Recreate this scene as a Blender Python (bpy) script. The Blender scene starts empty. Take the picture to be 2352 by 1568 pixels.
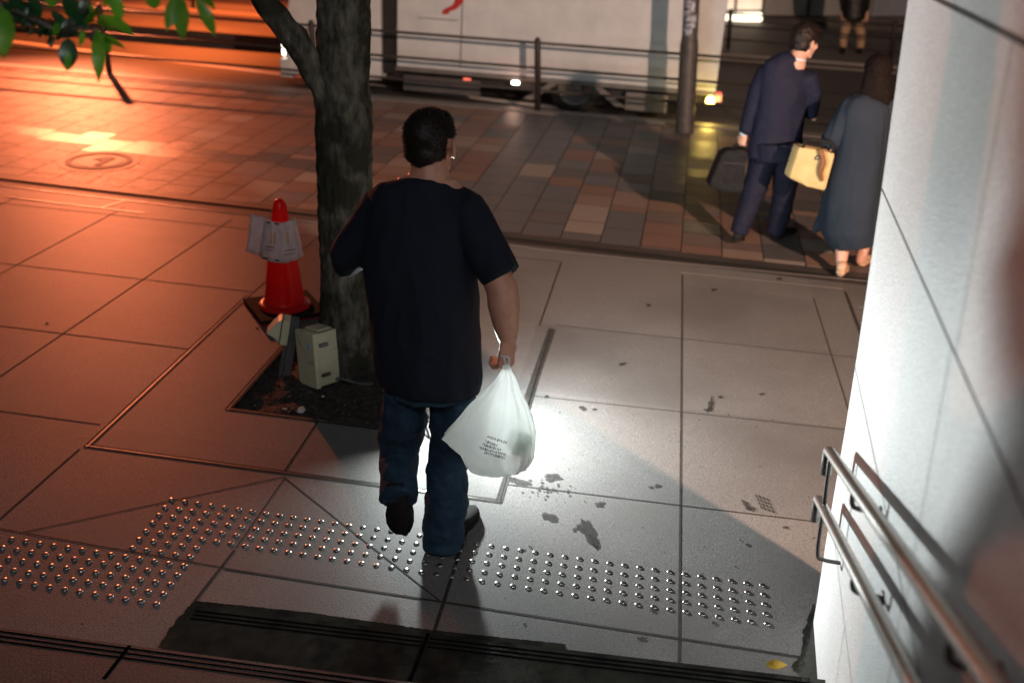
import bpy, bmesh, math, random
from math import radians, sin, cos, tan, pi, atan2, sqrt
from mathutils import Vector, Matrix, noise
from mathutils.bvhtree import BVHTree
random.seed(7)
S = bpy.context.scene
COL = S.collection
V = Vector

# ------------------------------------------------------------------ camera
F = 2286.7; H = 2.45; TH = radians(23.3); ROLL = radians(0.67); YAW = radians(9.338)
KX, KY = -.066, .021            # the street falls to the right and rises gently away
C = V((0, 0, H))
def ray(px, py):
    x = (px-1176)/F; y = (784-py)/F
    c, s = cos(ROLL), sin(ROLL)
    xr = x*c+y*s; yr = -x*s+y*c
    f = cos(TH)+yr*sin(TH); u = -sin(TH)+yr*cos(TH)
    c, s = cos(YAW), sin(YAW)
    return V((xr*c-f*s, xr*s+f*c, u))
def gz(x, y): return KX*x+KY*y
def gp(px, py, h=0.0):
    r = ray(px, py); n = V((-KX, -KY, 1)); t = (h-n.dot(C))/n.dot(r); return C+r*t
def yp(px, py, y):
    r = ray(px, py); return C+r*(y/r.y)
FWD = ray(1176, 784).normalized()
RGT = (ray(1276, 784)-ray(1176, 784)).normalized()
UPV = RGT.cross(FWD)
def kpx(P): return (P-C).dot(FWD)/F          # metres per photo pixel at P
cam = bpy.data.cameras.new("camera"); camo = bpy.data.objects.new("camera", cam); COL.objects.link(camo)
M = Matrix((RGT, UPV, -FWD)).transposed().to_4x4(); M.translation = C
camo.matrix_world = M
cam.sensor_width = 36; cam.lens = 35.0; cam.clip_end = 500; cam.clip_start = .05
cam.dof.use_dof = True; cam.dof.focus_distance = 3.75; cam.dof.aperture_fstop = 1.8
S.camera = camo
S.render.resolution_x = 1024; S.render.resolution_y = 682
S.view_settings.view_transform = 'Standard'; S.view_settings.look = 'None'
S.view_settings.exposure = 0; S.view_settings.gamma = 1

# ------------------------------------------------------------------ night sky and lamps
W = bpy.data.worlds.new("World"); S.world = W; W.use_nodes = True
nt = W.node_tree; bg = nt.nodes['Background']
bg.inputs[0].default_value = (.62, .66, .8, 1); bg.inputs[1].default_value = .03
def lamp(name, kind, loc, power, col, size=.1, target=None, **k):
    l = bpy.data.lights.new(name, kind); o = bpy.data.objects.new(name, l); COL.objects.link(o)
    o.location = loc; l.energy = power; l.color = col
    if kind == 'AREA': l.shape = 'RECTANGLE'; l.size = size; l.size_y = k.get('sy', size)
    else: l.shadow_soft_size = size
    if kind == 'SPOT': l.spot_size = k.get('cone', 2); l.spot_blend = k.get('blend', 1)
    if target is not None: o.rotation_euler = (V(target)-V(loc)).to_track_quat('-Z', 'Y').to_euler()
    return o
LP = V((-1.07, 4.1, .53))
lamp('white_lamp', 'POINT', LP, 62, (.92, 1, .98), .035)
lamp('white_lamp_beam', 'SPOT', LP+V((.02,-.01,0)), 400, (.92, 1, .99), .035, LP+V((1,.12,.20)), cone=radians(176), blend=.9)
ol = yp(110, -330, 13.6); ol.z = 2.55
lamp('orange_lamp', 'SPOT', (-8.4, 13.7, 2.9), 3500, (1, .225, .09), .05, (-7.0, 7.8, -.6), cone=radians(94), blend=1)
lamp('road_fill_spot', 'SPOT', (-7.8, 16.2, 4.2), 4200, (1, .17, .035), .3, (-7.8, 16.0, .3), cone=radians(106), blend=.8)  # added orange fill that brightens the road, not an actual fixture
lamp('warm_lamp', 'POINT', (4.5, -.9, 3.6), 6000, (1, .64, .46), .10)
lamp('entrance_lamp', 'AREA', (.1, -1.7, 4.4), 76, (.97, .97, 1), 1.0, (-1.6, 4.4, .2), sy=.5)
lamp('truck_fill_spot', 'SPOT', (-.8, 5.5, 4.6), 330, (.86, .97, 1), .5, (-1.2, 12, 1.2), cone=radians(50), blend=.6)  # added spot that only brightens the truck side, no fixture here

# ------------------------------------------------------------------ materials
def mat(name, col, rough=.6, metal=0, spec=.4, n1=None, bump=0, bscale=80, col2=None, detail=4, stretch=None,
        alpha=1, emit=None, estr=0, trans=0, transl=0, lo=.35, hi=.65, rvar=0, coat=0, col3=None, scale3=3, mask3=(.55,.7), rough3=None):
    m = bpy.data.materials.new(name); m.use_nodes = True
    t = m.node_tree; N = t.nodes; L = t.links; b = N['Principled BSDF']
    b.inputs['Base Color'].default_value = (*col, 1); b.inputs['Roughness'].default_value = rough
    b.inputs['Metallic'].default_value = metal; b.inputs['Specular IOR Level'].default_value = spec
    b.inputs['Coat Weight'].default_value = coat
    if alpha < 1: b.inputs['Alpha'].default_value = alpha
    if trans: b.inputs['Transmission Weight'].default_value = trans
    if emit: b.inputs['Emission Color'].default_value = (*emit, 1); b.inputs['Emission Strength'].default_value = estr
    tc = N.new('ShaderNodeTexCoord'); mp = N.new('ShaderNodeMapping'); L.new(tc.outputs['Object'], mp.inputs[0])
    if stretch: mp.inputs['Scale'].default_value = stretch
    out = None
    if col2:
        nz = N.new('ShaderNodeTexNoise'); nz.inputs['Scale'].default_value = n1 or 20; nz.inputs['Detail'].default_value = detail
        nz.inputs['Roughness'].default_value = .65
        L.new(mp.outputs[0], nz.inputs['Vector'])
        mr = N.new('ShaderNodeMapRange'); mr.inputs[1].default_value = lo; mr.inputs[2].default_value = hi
        L.new(nz.outputs[0], mr.inputs[0])
        mx = N.new('ShaderNodeMix'); mx.data_type = 'RGBA'
        mx.inputs[6].default_value = (*col, 1); mx.inputs[7].default_value = (*col2, 1)
        L.new(mr.outputs[0], mx.inputs[0]); out = mx.outputs[2]
        if rvar:
            ma = N.new('ShaderNodeMapRange'); ma.inputs[3].default_value = rough; ma.inputs[4].default_value = rough+rvar
            L.new(mr.outputs[0], ma.inputs[0]); L.new(ma.outputs[0], b.inputs['Roughness'])
    if col3:
        nz = N.new('ShaderNodeTexNoise'); nz.inputs['Scale'].default_value = scale3; nz.inputs['Detail'].default_value = 6
        L.new(tc.outputs['Object'], nz.inputs['Vector'])
        mr = N.new('ShaderNodeMapRange'); mr.inputs[1].default_value = mask3[0]; mr.inputs[2].default_value = mask3[1]
        L.new(nz.outputs[0], mr.inputs[0])
        mx = N.new('ShaderNodeMix'); mx.data_type = 'RGBA'
        if out: L.new(out, mx.inputs[6])
        else: mx.inputs[6].default_value = (*col, 1)
        mx.inputs[7].default_value = (*col3, 1)
        L.new(mr.outputs[0], mx.inputs[0]); out = mx.outputs[2]
        if rough3 is not None:
            ma = N.new('ShaderNodeMapRange'); ma.inputs[3].default_value = rough; ma.inputs[4].default_value = rough3
            L.new(mr.outputs[0], ma.inputs[0]); L.new(ma.outputs[0], b.inputs['Roughness'])
    if out: L.new(out, b.inputs['Base Color'])
    if bump:
        nb = N.new('ShaderNodeTexNoise'); nb.inputs['Scale'].default_value = bscale; nb.inputs['Detail'].default_value = 3
        L.new(mp.outputs[0], nb.inputs['Vector'])
        bp = N.new('ShaderNodeBump'); bp.inputs['Strength'].default_value = bump; bp.inputs['Distance'].default_value = .01
        L.new(nb.outputs[0], bp.inputs['Height']); L.new(bp.outputs[0], b.inputs['Normal'])
    if transl:
        tl = N.new('ShaderNodeBsdfTranslucent')
        if out: L.new(out, tl.inputs[0])
        else: tl.inputs[0].default_value = (*col, 1)
        ms = N.new('ShaderNodeMixShader'); ms.inputs[0].default_value = transl
        L.new(b.outputs[0], ms.inputs[1]); L.new(tl.outputs[0], ms.inputs[2])
        L.new(ms.outputs[0], N['Material Output'].inputs[0])
    return m
granite = mat('granite', (.068,.065,.063), .56, n1=190, col2=(.205,.196,.19), detail=3, bump=.2, bscale=170, lo=.3, hi=.72, spec=.3,
              col3=(.095,.088,.085), scale3=1.3, mask3=(.45,.75))
groovem = mat('groove', (.003,.003,.003), .9, spec=0, n1=30, col2=(.006,.005,.005))
granite2 = mat('granite_lip', (.15,.14,.135), .4, n1=260, col2=(.30,.28,.27), bump=.25, bscale=200)
def slab_tone(m):      # each slab was cut from a slightly different block
    t = m.node_tree; N = t.nodes; L = t.links; b = N['Principled BSDF']
    src = b.inputs['Base Color'].links[0].from_socket
    tc = N.new('ShaderNodeTexCoord'); a = N.new('ShaderNodeVectorMath'); a.operation = 'SUBTRACT'; a.inputs[1].default_value = (.116, 2.915, 0)
    s = N.new('ShaderNodeVectorMath'); s.operation = 'SNAP'; s.inputs[1].default_value = (.865, .873, 100)
    w = N.new('ShaderNodeTexWhiteNoise'); r = N.new('ShaderNodeMapRange'); r.inputs[3].default_value = .91; r.inputs[4].default_value = 1.09
    v = N.new('ShaderNodeVectorMath'); v.operation = 'SCALE'
    L.new(tc.outputs['Object'], a.inputs[0]); L.new(a.outputs[0], s.inputs[0]); L.new(s.outputs[0], w.inputs['Vector'])
    L.new(w.outputs['Value'], r.inputs[0]); L.new(src, v.inputs[0]); L.new(r.outputs[0], v.inputs['Scale']); L.new(v.outputs[0], b.inputs['Base Color'])
slab_tone(granite)
jointm = mat('joint', (.012,.011,.010), .8, n1=30, col2=(.03,.026,.022))
wallm = mat('wall_granite', (.40,.415,.415), .4, n1=150, col2=(.78,.79,.79), detail=3, bump=.38, bscale=190, lo=.3, hi=.7, col3=(.46,.47,.46), scale3=1.1, mask3=(.5,.85))
steel = mat('steel', (.26,.25,.235), .32, metal=1, n1=60, col2=(.36,.345,.325), bump=.05, bscale=90)
steeldk = mat('dark_steel', (.10,.095,.09), .4, metal=1, n1=30, col2=(.16,.15,.14))
studm = mat('stud_steel', (.44,.42,.40), .3, metal=1, n1=40, col2=(.55,.53,.51))
wetm = mat('wet_stone', (.014,.014,.013), .10, n1=9, col2=(.034,.033,.026), bump=.12, bscale=50, rvar=.1, spec=.25,
           col3=(.060,.055,.042), scale3=1.7, mask3=(.56,.68), rough3=.4)
stainm = mat('stain', (.022,.020,.019), .75, alpha=.72, spec=.1, n1=60, col2=(.045,.042,.04), bump=.2, bscale=150)
soil = mat('soil', (.016,.013,.011), .85, n1=26, col2=(.06,.05,.042), detail=8, bump=1, bscale=60, lo=.4, hi=.7)
roadm = mat('asphalt', (.045,.043,.042), .42, n1=150, col2=(.09,.085,.08), bump=.5, bscale=150, rvar=.15)
paint = mat('road_paint', (.8,.78,.75), .5, n1=20, col2=(.7,.68,.65))
curbm = mat('kerb', (.10,.09,.085), .6, n1=60, col2=(.17,.155,.145), bump=.3)
tilecols = [(.135,.075,.058), (.17,.12,.095), (.105,.075,.068), (.20,.165,.14), (.085,.075,.075), (.15,.09,.066)]
tilem = [mat('paver', c, .5, spec=.3, n1=40, col2=tuple(x*1.28 for x in c), bump=.3, bscale=120, rvar=.14) for c in tilecols]
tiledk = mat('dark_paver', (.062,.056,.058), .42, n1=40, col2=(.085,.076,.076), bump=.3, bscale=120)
bark = mat('bark', (.032,.029,.023), .92, n1=20, col2=(.18,.168,.13), detail=9, bump=1.0, bscale=34, stretch=(1,1,.4), spec=.15,
           lo=.38, hi=.70, col3=(.034,.034,.022), scale3=5, mask3=(.47,.58))
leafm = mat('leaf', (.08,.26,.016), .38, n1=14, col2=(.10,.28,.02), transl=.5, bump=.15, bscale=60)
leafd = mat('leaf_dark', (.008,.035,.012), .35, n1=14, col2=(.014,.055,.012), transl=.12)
shirtm = mat('black_cotton', (.005,.0075,.0145), .9, spec=.25, n1=200, col2=(.009,.012,.022), bump=.3, bscale=500)
jeansm = mat('denim', (.010,.027,.050), .8, spec=.25, n1=16, col2=(.026,.060,.100), bump=.5, bscale=260, lo=.4, hi=.75)
skinm = mat('skin', (.40,.19,.125), .5, n1=30, col2=(.46,.23,.155), bump=.12, bscale=160)
skinm2 = mat('pale_skin', (.52,.29,.21), .5, n1=30, col2=(.56,.33,.25))
hairm = mat('hair', (.010,.0065,.005), .5, n1=60, col2=(.016,.010,.008), bump=.15, bscale=300, spec=.25)
shoem = mat('shoe', (.010,.0095,.009), .8, spec=.15, n1=40, col2=(.02,.018,.017))
solem = mat('shoe_sole', (.009,.008,.008), .85, spec=.15, n1=60, col2=(.016,.014,.013), bump=.6, bscale=90)
red = mat('cone_red', (.92,.016,.008), .32, spec=.5, n1=12, col2=(.86,.014,.008), transl=.42)
rubber = mat('rubber', (.010,.008,.008), .85, spec=.08, n1=30, col2=(.024,.02,.02), bump=.3)
pinkedge = mat('cone_base_edge', (.35,.02,.045), .5, n1=20, col2=(.28,.02,.04))
plast = mat('clear_sheet', (.92,.88,.88), .12, n1=14, col2=(.75,.70,.72), alpha=.72, spec=.8)
beige = mat('beige_plastic', (.55,.53,.36), .45, n1=10, col2=(.48,.46,.31), bump=.05, col3=(.30,.28,.18), scale3=14, mask3=(.62,.72))
greyp = mat('grey_plastic', (.07,.075,.08), .5, n1=20, col2=(.09,.095,.10))
blackm = mat('black', (.006,.006,.006), .5, n1=20, col2=(.01,.01,.01))
fencem = mat('fence_paint', (.010,.008,.008), .55, n1=30, col2=(.03,.025,.024), bump=.1)
polem = mat('pole_paint', (.04,.036,.034), .5, n1=14, col2=(.07,.062,.058), bump=.15)
stickm = mat('sticker', (.42,.42,.45), .4, n1=25, col2=(.10,.12,.18), lo=.42, hi=.55)
truckw = mat('truck_panel', (.42,.44,.46), .5, n1=3, col2=(.50,.52,.54), bump=.06, bscale=4, spec=.3)
truckg = mat('truck_rail', (.09,.09,.09), .5, n1=6, col2=(.13,.125,.12))
truckd = mat('truck_black', (.010,.010,.011), .5, n1=6, col2=(.018,.018,.018))
truckp = mat('truck_skirt', (.05,.05,.05), .6, n1=6, col2=(.07,.065,.065))
glassd = mat('dark_glass', (.012,.013,.016), .06, spec=.9, n1=3, col2=(.02,.02,.025))
redlet = mat('red_mark', (.38,.02,.02), .45, n1=8, col2=(.30,.02,.02))
suitm = mat('navy_suit', (.005,.007,.021), .75, spec=.25, n1=40, col2=(.008,.010,.028), bump=.2, bscale=160)
trousm = mat('suit_trousers', (.0045,.006,.017), .78, spec=.25, n1=40, col2=(.011,.012,.027), bump=.2, bscale=160)
collarm = mat('collar', (.42,.55,.66), .7, n1=30, col2=(.5,.62,.72))
dressm = mat('dress', (.016,.023,.034), .8, spec=.2, n1=3, col2=(.020,.028,.042), bump=.2, bscale=120)
hairb = mat('brown_hair', (.006,.004,.0035), .8, spec=.12, n1=50, col2=(.011,.006,.005), stretch=(1,1,.2), bump=.15, bscale=120)
totem = mat('tote_canvas', (.50,.37,.16), .8, n1=9, col2=(.60,.46,.22), bump=.15, transl=.1)
scarf = mat('brown_scarf', (.16,.06,.025), .6, n1=30, col2=(.22,.09,.03))
bagl = mat('black_leather', (.006,.006,.007), .75, spec=.2, n1=30, col2=(.014,.014,.015), bump=.3, bscale=90)
beigesh = mat('beige_shoe', (.42,.27,.17), .5, n1=20, col2=(.5,.33,.21))
khaki = mat('khaki', (.34,.22,.14), .75, n1=20, col2=(.42,.28,.18))
facade = mat('facade', (.22,.21,.21), .6, n1=2, col2=(.28,.27,.26), bump=.1)
facadeb = mat('facade_blue', (.13,.16,.20), .5, n1=2, col2=(.16,.19,.23))
darkw = mat('dark_wall', (.035,.028,.025), .6, n1=4, col2=(.05,.042,.038))
ylw = mat('dry_leaf', (.60,.40,.05), .45, n1=40, col2=(.42,.25,.03), transl=.2)
orl = mat('orange_leaf', (.62,.20,.02), .4, n1=40, col2=(.40,.10,.01), transl=.2)
whitel = mat('white_litter', (.6,.57,.54), .7, n1=30, col2=(.45,.42,.4))
bagm = mat('white_plastic_film', (.90,.91,.90), .34, n1=9, col2=(.82,.84,.83), transl=.62, bump=.55, bscale=34, alpha=.80)
inkm = mat('print_ink', (.03,.03,.03), .6, n1=20, col2=(.05,.05,.05))
def emat(n, c, s): return mat(n, (.3,.3,.3), .4, emit=c, estr=s, n1=6, col2=(.35,.35,.35))
e_white = emat('lit_lens_white', (1,.95,.8), 9)
e_amber = emat('lit_lens_amber', (1,.72,.15), 14)
e_red = emat('lit_lens_red', (1,.09,.04), 1.2)
e_shop = emat('lit_window', (1,.72,.50), .75)
e_shop2 = emat('lit_window_sill', (1,.86,.62), 3.2)
whitep = mat('ring_plate', (.42,.36,.30), .7, spec=.2, n1=20, col2=(.50,.43,.36))

# ------------------------------------------------------------------ helpers
def tag(o, label=None, cat=None, group=None, kind=None):
    if label: o['label'] = label
    if cat: o['category'] = cat
    if group: o['group'] = group
    if kind: o['kind'] = kind
    return o
def thing(name, loc, label, cat, group=None):
    o = bpy.data.objects.new(name, None); COL.objects.link(o); o.location = loc; o.empty_display_size = .1
    bpy.context.view_layer.update()
    return tag(o, label, cat, group)
def link(name, me, mats, parent=None, smooth=False):
    o = bpy.data.objects.new(name, me); COL.objects.link(o)
    if not isinstance(mats, (list, tuple)): mats = [mats]
    for m in mats: me.materials.append(m)
    if smooth:
        for p in me.polygons: p.use_smooth = True
    if parent is not None:
        top = parent; off = V((0, 0, 0))
        while top is not None: off += V(top.location); top = top.parent
        o.parent = parent
        me.transform(Matrix.Translation(-off))      # meshes are written in world coordinates
    return o
def bmo(name, bm, mats, parent=None, smooth=False, bevel=0):
    me = bpy.data.meshes.new(name)
    if bevel:
        bmesh.ops.bevel(bm, geom=[e for e in bm.edges], offset=bevel, segments=2, affect='EDGES', profile=.6)
    bmesh.ops.recalc_face_normals(bm, faces=bm.faces)
    bm.to_mesh(me); bm.free()
    return link(name, me, mats, parent, smooth)
def box(bm, x0, x1, y0, y1, z0, z1, mt=None):
    vs = [bm.verts.new((x, y, z)) for z in (z0, z1) for x, y in ((x0,y0),(x1,y0),(x1,y1),(x0,y1))]
    for f in ((3,2,1,0),(4,5,6,7),(0,1,5,4),(1,2,6,5),(2,3,7,6),(3,0,4,7)): bm.faces.new([vs[i] for i in f])
    if mt is not None:
        for v in vs: v.co = mt @ v.co
    return vs
def prism(bm, pts, d):
    """closed prism: polygon pts (3D) extruded by vector d"""
    a = [bm.verts.new(p) for p in pts]; b = [bm.verts.new(V(p)+V(d)) for p in pts]
    bm.faces.new(a); bm.faces.new(b[::-1])
    for i in range(len(a)):
        j = (i+1) % len(a); bm.faces.new((a[i], b[i], b[j], a[j]))
def sheet(bm, pts): return bm.faces.new([bm.verts.new(p) for p in pts])
def loft(bm, rings, cap=True, closed=True):
    R = [[bm.verts.new(p) for p in r] for r in rings]
    n = len(R[0])
    for a, b in zip(R, R[1:]):
        for i in range(n if closed else n-1):
            j = (i+1) % n; bm.faces.new((a[i], a[j], b[j], b[i]))
    if cap and closed:
        bm.faces.new(R[0][::-1]); bm.faces.new(R[-1])
    return R
def ering(c, side, front, rx, ry, n=20, pw=1.0):
    out = []
    for i in range(n):
        a = 2*pi*i/n; ca, sa = cos(a), sin(a)
        ca = math.copysign(abs(ca)**pw, ca); sa = math.copysign(abs(sa)**pw, sa)
        out.append(c+side*rx*ca+front*ry*sa)
    return out
def tube(bm, pts, radii, side=None, n=14, cap=True, endround=True):
    """tapered tube through pts; radii = r or (rx, ry) with rx along side"""
    pts = [V(p) for p in pts]; rr = [(r, r) if not isinstance(r, tuple) else r for r in radii]
    rings = []; prev = None
    for i, p in enumerate(pts):
        t = (pts[min(i+1, len(pts)-1)]-pts[max(i-1, 0)]).normalized()
        s = V(side) if side is not None else (prev if prev is not None else (V((1,0,0)) if abs(t.x) < .8 else V((0,1,0))))
        s = (s-t*s.dot(t)).normalized(); f = t.cross(s); prev = s
        if i == 0 and endround:
            for k, q in ((.95, .3), (.6, .8)):
                rings.append(ering(p-t*k*min(rr[0])*.8, s, f, rr[0][0]*q, rr[0][1]*q, n))
        rings.append(ering(p, s, f, rr[i][0], rr[i][1], n))
        if i == len(pts)-1 and endround:
            for k, q in ((.6, .8), (.95, .3)):
                rings.append(ering(p+t*k*min(rr[i])*.8, s, f, rr[i][0]*q, rr[i][1]*q, n))
    loft(bm, rings, cap)
def ball(bm, c, r, rot=None, seg=16):
    if not isinstance(r, (tuple, V)): r = (r, r, r)
    m = Matrix.Translation(c) @ ((rot or Matrix()).to_4x4()) @ Matrix.Diagonal((*r, 1))
    bmesh.ops.create_uvsphere(bm, u_segments=seg, v_segments=seg//2+2, radius=1, matrix=m)
def smooth_path(pts, n=6):
    pts = [V(p) for p in pts]; out = []
    for i in range(len(pts)-1):
        p0 = pts[max(i-1, 0)]; p1 = pts[i]; p2 = pts[i+1]; p3 = pts[min(i+2, len(pts)-1)]
        for k in range(n):
            t = k/n
            out.append(.5*((2*p1)+(p2-p0)*t+(2*p0-5*p1+4*p2-p3)*t*t+(3*p1-p0-3*p2+p3)*t**3))
    out.append(pts[-1]); return out
def organic(name, bm, m, parent, voxel=.008, sm=3, folds=0, fs=(9, 9, 9), fine=0):
    """fuse the shapes in bm into one continuous surface"""
    bmesh.ops.recalc_face_normals(bm, faces=bm.faces)
    me = bpy.data.meshes.new(name+'_src'); bm.to_mesh(me); bm.free()
    o = bpy.data.objects.new(name+'_src', me); COL.objects.link(o)
    r = o.modifiers.new('r', 'REMESH'); r.mode = 'VOXEL'; r.voxel_size = voxel; r.use_smooth_shade = True
    s = o.modifiers.new('s', 'SMOOTH'); s.factor = .5; s.iterations = sm
    dg = bpy.context.evaluated_depsgraph_get(); dg.update()
    nm = bpy.data.meshes.new_from_object(o.evaluated_get(dg))
    bpy.data.objects.remove(o); bpy.data.meshes.remove(me)
    nm.name = name
    if folds or fine:
        nor = [v.normal.copy() for v in nm.vertices]
        for v, nn in zip(nm.vertices, nor):
            q = V((v.co.x*fs[0], v.co.y*fs[1], v.co.z*fs[2]))
            w = noise.noise(q)*.7+.5*(1-abs(noise.noise(q*1.7+V((3,1,5))))*2)*.5
            v.co += nn*(folds*w+fine*noise.noise(q*5))
    nm.materials.clear()
    return link(name, nm, m, parent, True)

# ================================================================== SETTING
def G(x, y, h=0): return V((x, y, gz(x, y)+h))
bm = bmesh.new(); sheet(bm, [G(x, y, -.32) for x, y in ((-70,-30),(70,-30),(70,90),(-70,90))])
tag(bmo('ground', bm, roadm), kind='structure')
# pavement of large granite slabs, with the square hole of the tree pit
def edge_y(x): return 6.985-.042*(x+2.6)      # where the granite meets the coloured pavers
px0, px1, py0, py1 = -2.10, -1.165, 4.075, 5.02
bm = bmesh.new()
ys = [-6, py0, py1, None]; xs = [-24, px0, px1, 14]
for i in range(3):
    for j in range(3):
        if i == 1 and j == 1: continue
        x0, x1 = xs[i], xs[i+1]
        ya = [ys[j]]*2; yb = [ys[j+1]]*2 if ys[j+1] is not None else [edge_y(x0)-.02, edge_y(x1)-.02]
        sheet(bm, [G(x0, ya[0]), G(x1, ya[1]), G(x1, yb[1]), G(x0, yb[0])])
bmesh.ops.remove_doubles(bm, verts=bm.verts, dist=.0005)
# sides of the pit
for a, b in (((px0,py0),(px1,py0)),((px1,py0),(px1,py1)),((px1,py1),(px0,py1)),((px0,py1),(px0,py0))):
    sheet(bm, [G(*a), G(*b), G(*b, -.07), G(*a, -.07)])
tag(bmo('pavement', bm, granite), kind='structure')
# joints between the slabs
bm = bmesh.new()
def strip(bm, a, b, w, h=.0015):
    a = V((a[0], a[1])); b = V((b[0], b[1])); d = (b-a).normalized(); n = V((-d.y, d.x))*w/2
    n1 = max(1, int((b-a).length/.5)); 
    for k in range(n1):
        p = a.lerp(b, k/n1); q = a.lerp(b, (k+1)/n1)
        sheet(bm, [G(p.x-n.x, p.y-n.y, h), G(q.x-n.x, q.y-n.y, h), G(q.x+n.x, q.y+n.y, h), G(p.x+n.x, p.y+n.y, h)])
fx0, fx1, fy0, fy1 = -2.565, -.648, 3.60, 5.47
J = []
for x in (-5.05, -4.18, -3.31): J.append(((x-.06, 2.7), (x+.07, 6.82), .008))
J += [((-2.60,2.7), (-2.575,3.58), .009), ((-2.545,5.5), (-2.50,6.75), .008),
      ((-1.63,2.70), (-1.61,3.04), .012), ((-1.61,3.05), (-1.605,3.58), .005), ((-1.625,3.62), (-1.63,4.07), .010),
      ((-.745,2.66), (-.755,3.56), .014), ((-.735,5.5), (-.73,6.60), .010), ((.116,2.64), (.114,6.62), .009),
      ((.985,3.3), (.98,6.45), .006), ((1.20,5.0), (1.21,6.62), .02), ((1.9,3.0), (1.9,6.6), .008)]
for y, xa, xb in ((4.66,-9,-2.57), (5.52,-9,-2.55), (3.80,-9,-2.6), (6.62,-9,-.72)): J.append(((xa, y+.03), (xb, y), .008))
J += [((-.64,4.60), (2.2,4.68), .008), ((-.645,3.75), (2.2,3.81), .009), ((-.64,5.53),(2.2,5.56), .006),
      ((-1.60,2.925), (2.0,2.90), .011), ((-2.6,2.965),(-1.6,2.93), .006),
      ((-1.608,3.58), (-2.45,2.965), .006), ((-1.605,3.57), (-.765,2.925), .007)]
for a, b, w in J: strip(bm, a, b, w)
bmo_j = tag(bmo('pavement_joints', bm, jointm), kind='structure')
# steel edging of the tree square
bm = bmesh.new(); bm2 = bmesh.new()
e = .02
for a, b in (((fx0,fy0),(fx1,fy0)), ((fx0,fy0),(fx0,fy1)), ((fx1,fy0),(fx1,fy1)), ((px0,py0),(px1,py0)), ((px0,py0),(px0,py1))):
    a = V(a); b = V(b); d = (b-a).normalized(); n = V((-d.y, d.x))
    inner = n if (V(((fx0+fx1)/2,(fy0+fy1)/2))-a).dot(n) > 0 else -n
    strip(bm, a, b, .010, .0018); 
    if a.x != px0 or b.x == fx1:
        strip(bm, a+inner*.022, b+inner*.022, .008, .0018); strip(bm2, a+inner*.011, b+inner*.011, .007, .003)
strip(bm, (-.672,4.5), (-.655,5.46), .042, .0022)
tag(bmo('tree_square_joint', bm, jointm), kind='structure')
tag(bmo('tree_square_edging', bm2, steel), kind='structure')
# kerb strips and steel slot lines between granite and pavers
bm = bmesh.new()
strip(bm, (-24, edge_y(-24)-.01), (14, edge_y(14)-.01), .05, .002)
strip(bm, (-24, edge_y(-24)+.16), (14, edge_y(14)+.16), .11, .0022)
tag(bmo('drain_channel', bm, darkw), kind='structure')
bm = bmesh.new()
strip(bm, (-12, edge_y(-12)-.07), (-1.0, edge_y(-1.0)-.07), .022, .004)
strip(bm, (-1.0, 6.82), (3.0, 6.90), .022, .004)
strip(bm, (-5.05, 6.78), (-3.9, 6.735), .02, .004); strip(bm, (-4.27,6.74), (-4.17, 7.0), .02, .004)
strip(bm, (.10, 6.655), (1.20, 6.665), .022, .004); strip(bm, (1.25,6.35), (3,6.37), .02, .004)
tag(bmo('drain_edging', bm, granite2), kind='structure')
# coloured pavers
bm = bmesh.new()
sheet(bm, [G(-24, edge_y(-24)-.03, -.006), G(14, edge_y(14)-.03, -.006), G(14, 11.40, -.006), G(-24, 11.40, -.006)])
tag(bmo('sidewalk', bm, jointm), kind='structure')
rnd = random.Random(3)
bm = bmesh.new(); x = -20.0; ang = -.012
while x < 11:
    y = 6.4+rnd.random()*.3
    while y < 11.33:
        L = rnd.choice([.3, .3, .15, .3, .45]); y2 = min(y+L, 11.36)
        def T(a, b): return (a+.018*(b-7), b)
        q = [T(x+.004, y+.004), T(x+.296, y+.004), T(x+.296, y2-.004), T(x+.004, y2-.004)]
        cy = (y+y2)/2; ok = True
        e0 = edge_y(x)+.215
        if y2 > e0+.02:
            q = [(a, max(b, e0)) for a, b in q]
            fc = sheet(bm, [G(a, b, .0+rnd.random()*.0015) for a, b in q])
            mi = rnd.choices(range(6), (5, 3.6, 2.6, 2.4, 2.4, 4))[0]
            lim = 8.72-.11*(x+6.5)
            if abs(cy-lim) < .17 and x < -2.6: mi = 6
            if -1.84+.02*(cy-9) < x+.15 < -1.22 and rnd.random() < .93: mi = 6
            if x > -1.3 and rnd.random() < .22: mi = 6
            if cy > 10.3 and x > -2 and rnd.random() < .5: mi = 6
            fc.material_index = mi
        y = y2
    x += .3
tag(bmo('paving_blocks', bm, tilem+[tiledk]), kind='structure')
# kerb and road
bm = bmesh.new()
prism(bm, [G(-24,11.36,.012), G(14,11.36,.012), G(14,11.56,.012), G(-24,11.56,.012)], (0,0,-.2))
tag(bmo('kerb', bm, curbm), kind='structure')
bm = bmesh.new(); sheet(bm, [G(-24,11.5,-.12), G(14,11.5,-.12), G(14,17.1,-.12), G(-24,17.1,-.12)])
tag(bmo('road', bm, roadm), kind='structure')
bm = bmesh.new()
a = gp(100,105,-.12); b = gp(700,178,-.12); d = (b-a)
strip(bm, a-d*1.5, b+d*.9, .16, -.116)
tag(bmo('road_line', bm, paint), kind='structure')
bm = bmesh.new()
prism(bm, [G(-24,17.1,0), G(14,17.1,0), G(14,22,0), G(-24,22,0)], (0,0,-.25))
tag(bmo('far_pavement', bm, curbm), kind='structure')
bm = bmesh.new()
prism(bm, [G(-24,14.55,.10), G(-5.6,14.55,.10), G(-5.6,15.2,.10), G(-24,15.2,.10)], (0,0,-.3))
tag(bmo('low_dark_strip', bm, darkw), kind='structure')  # low raised strip in a dark tone along the road

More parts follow.
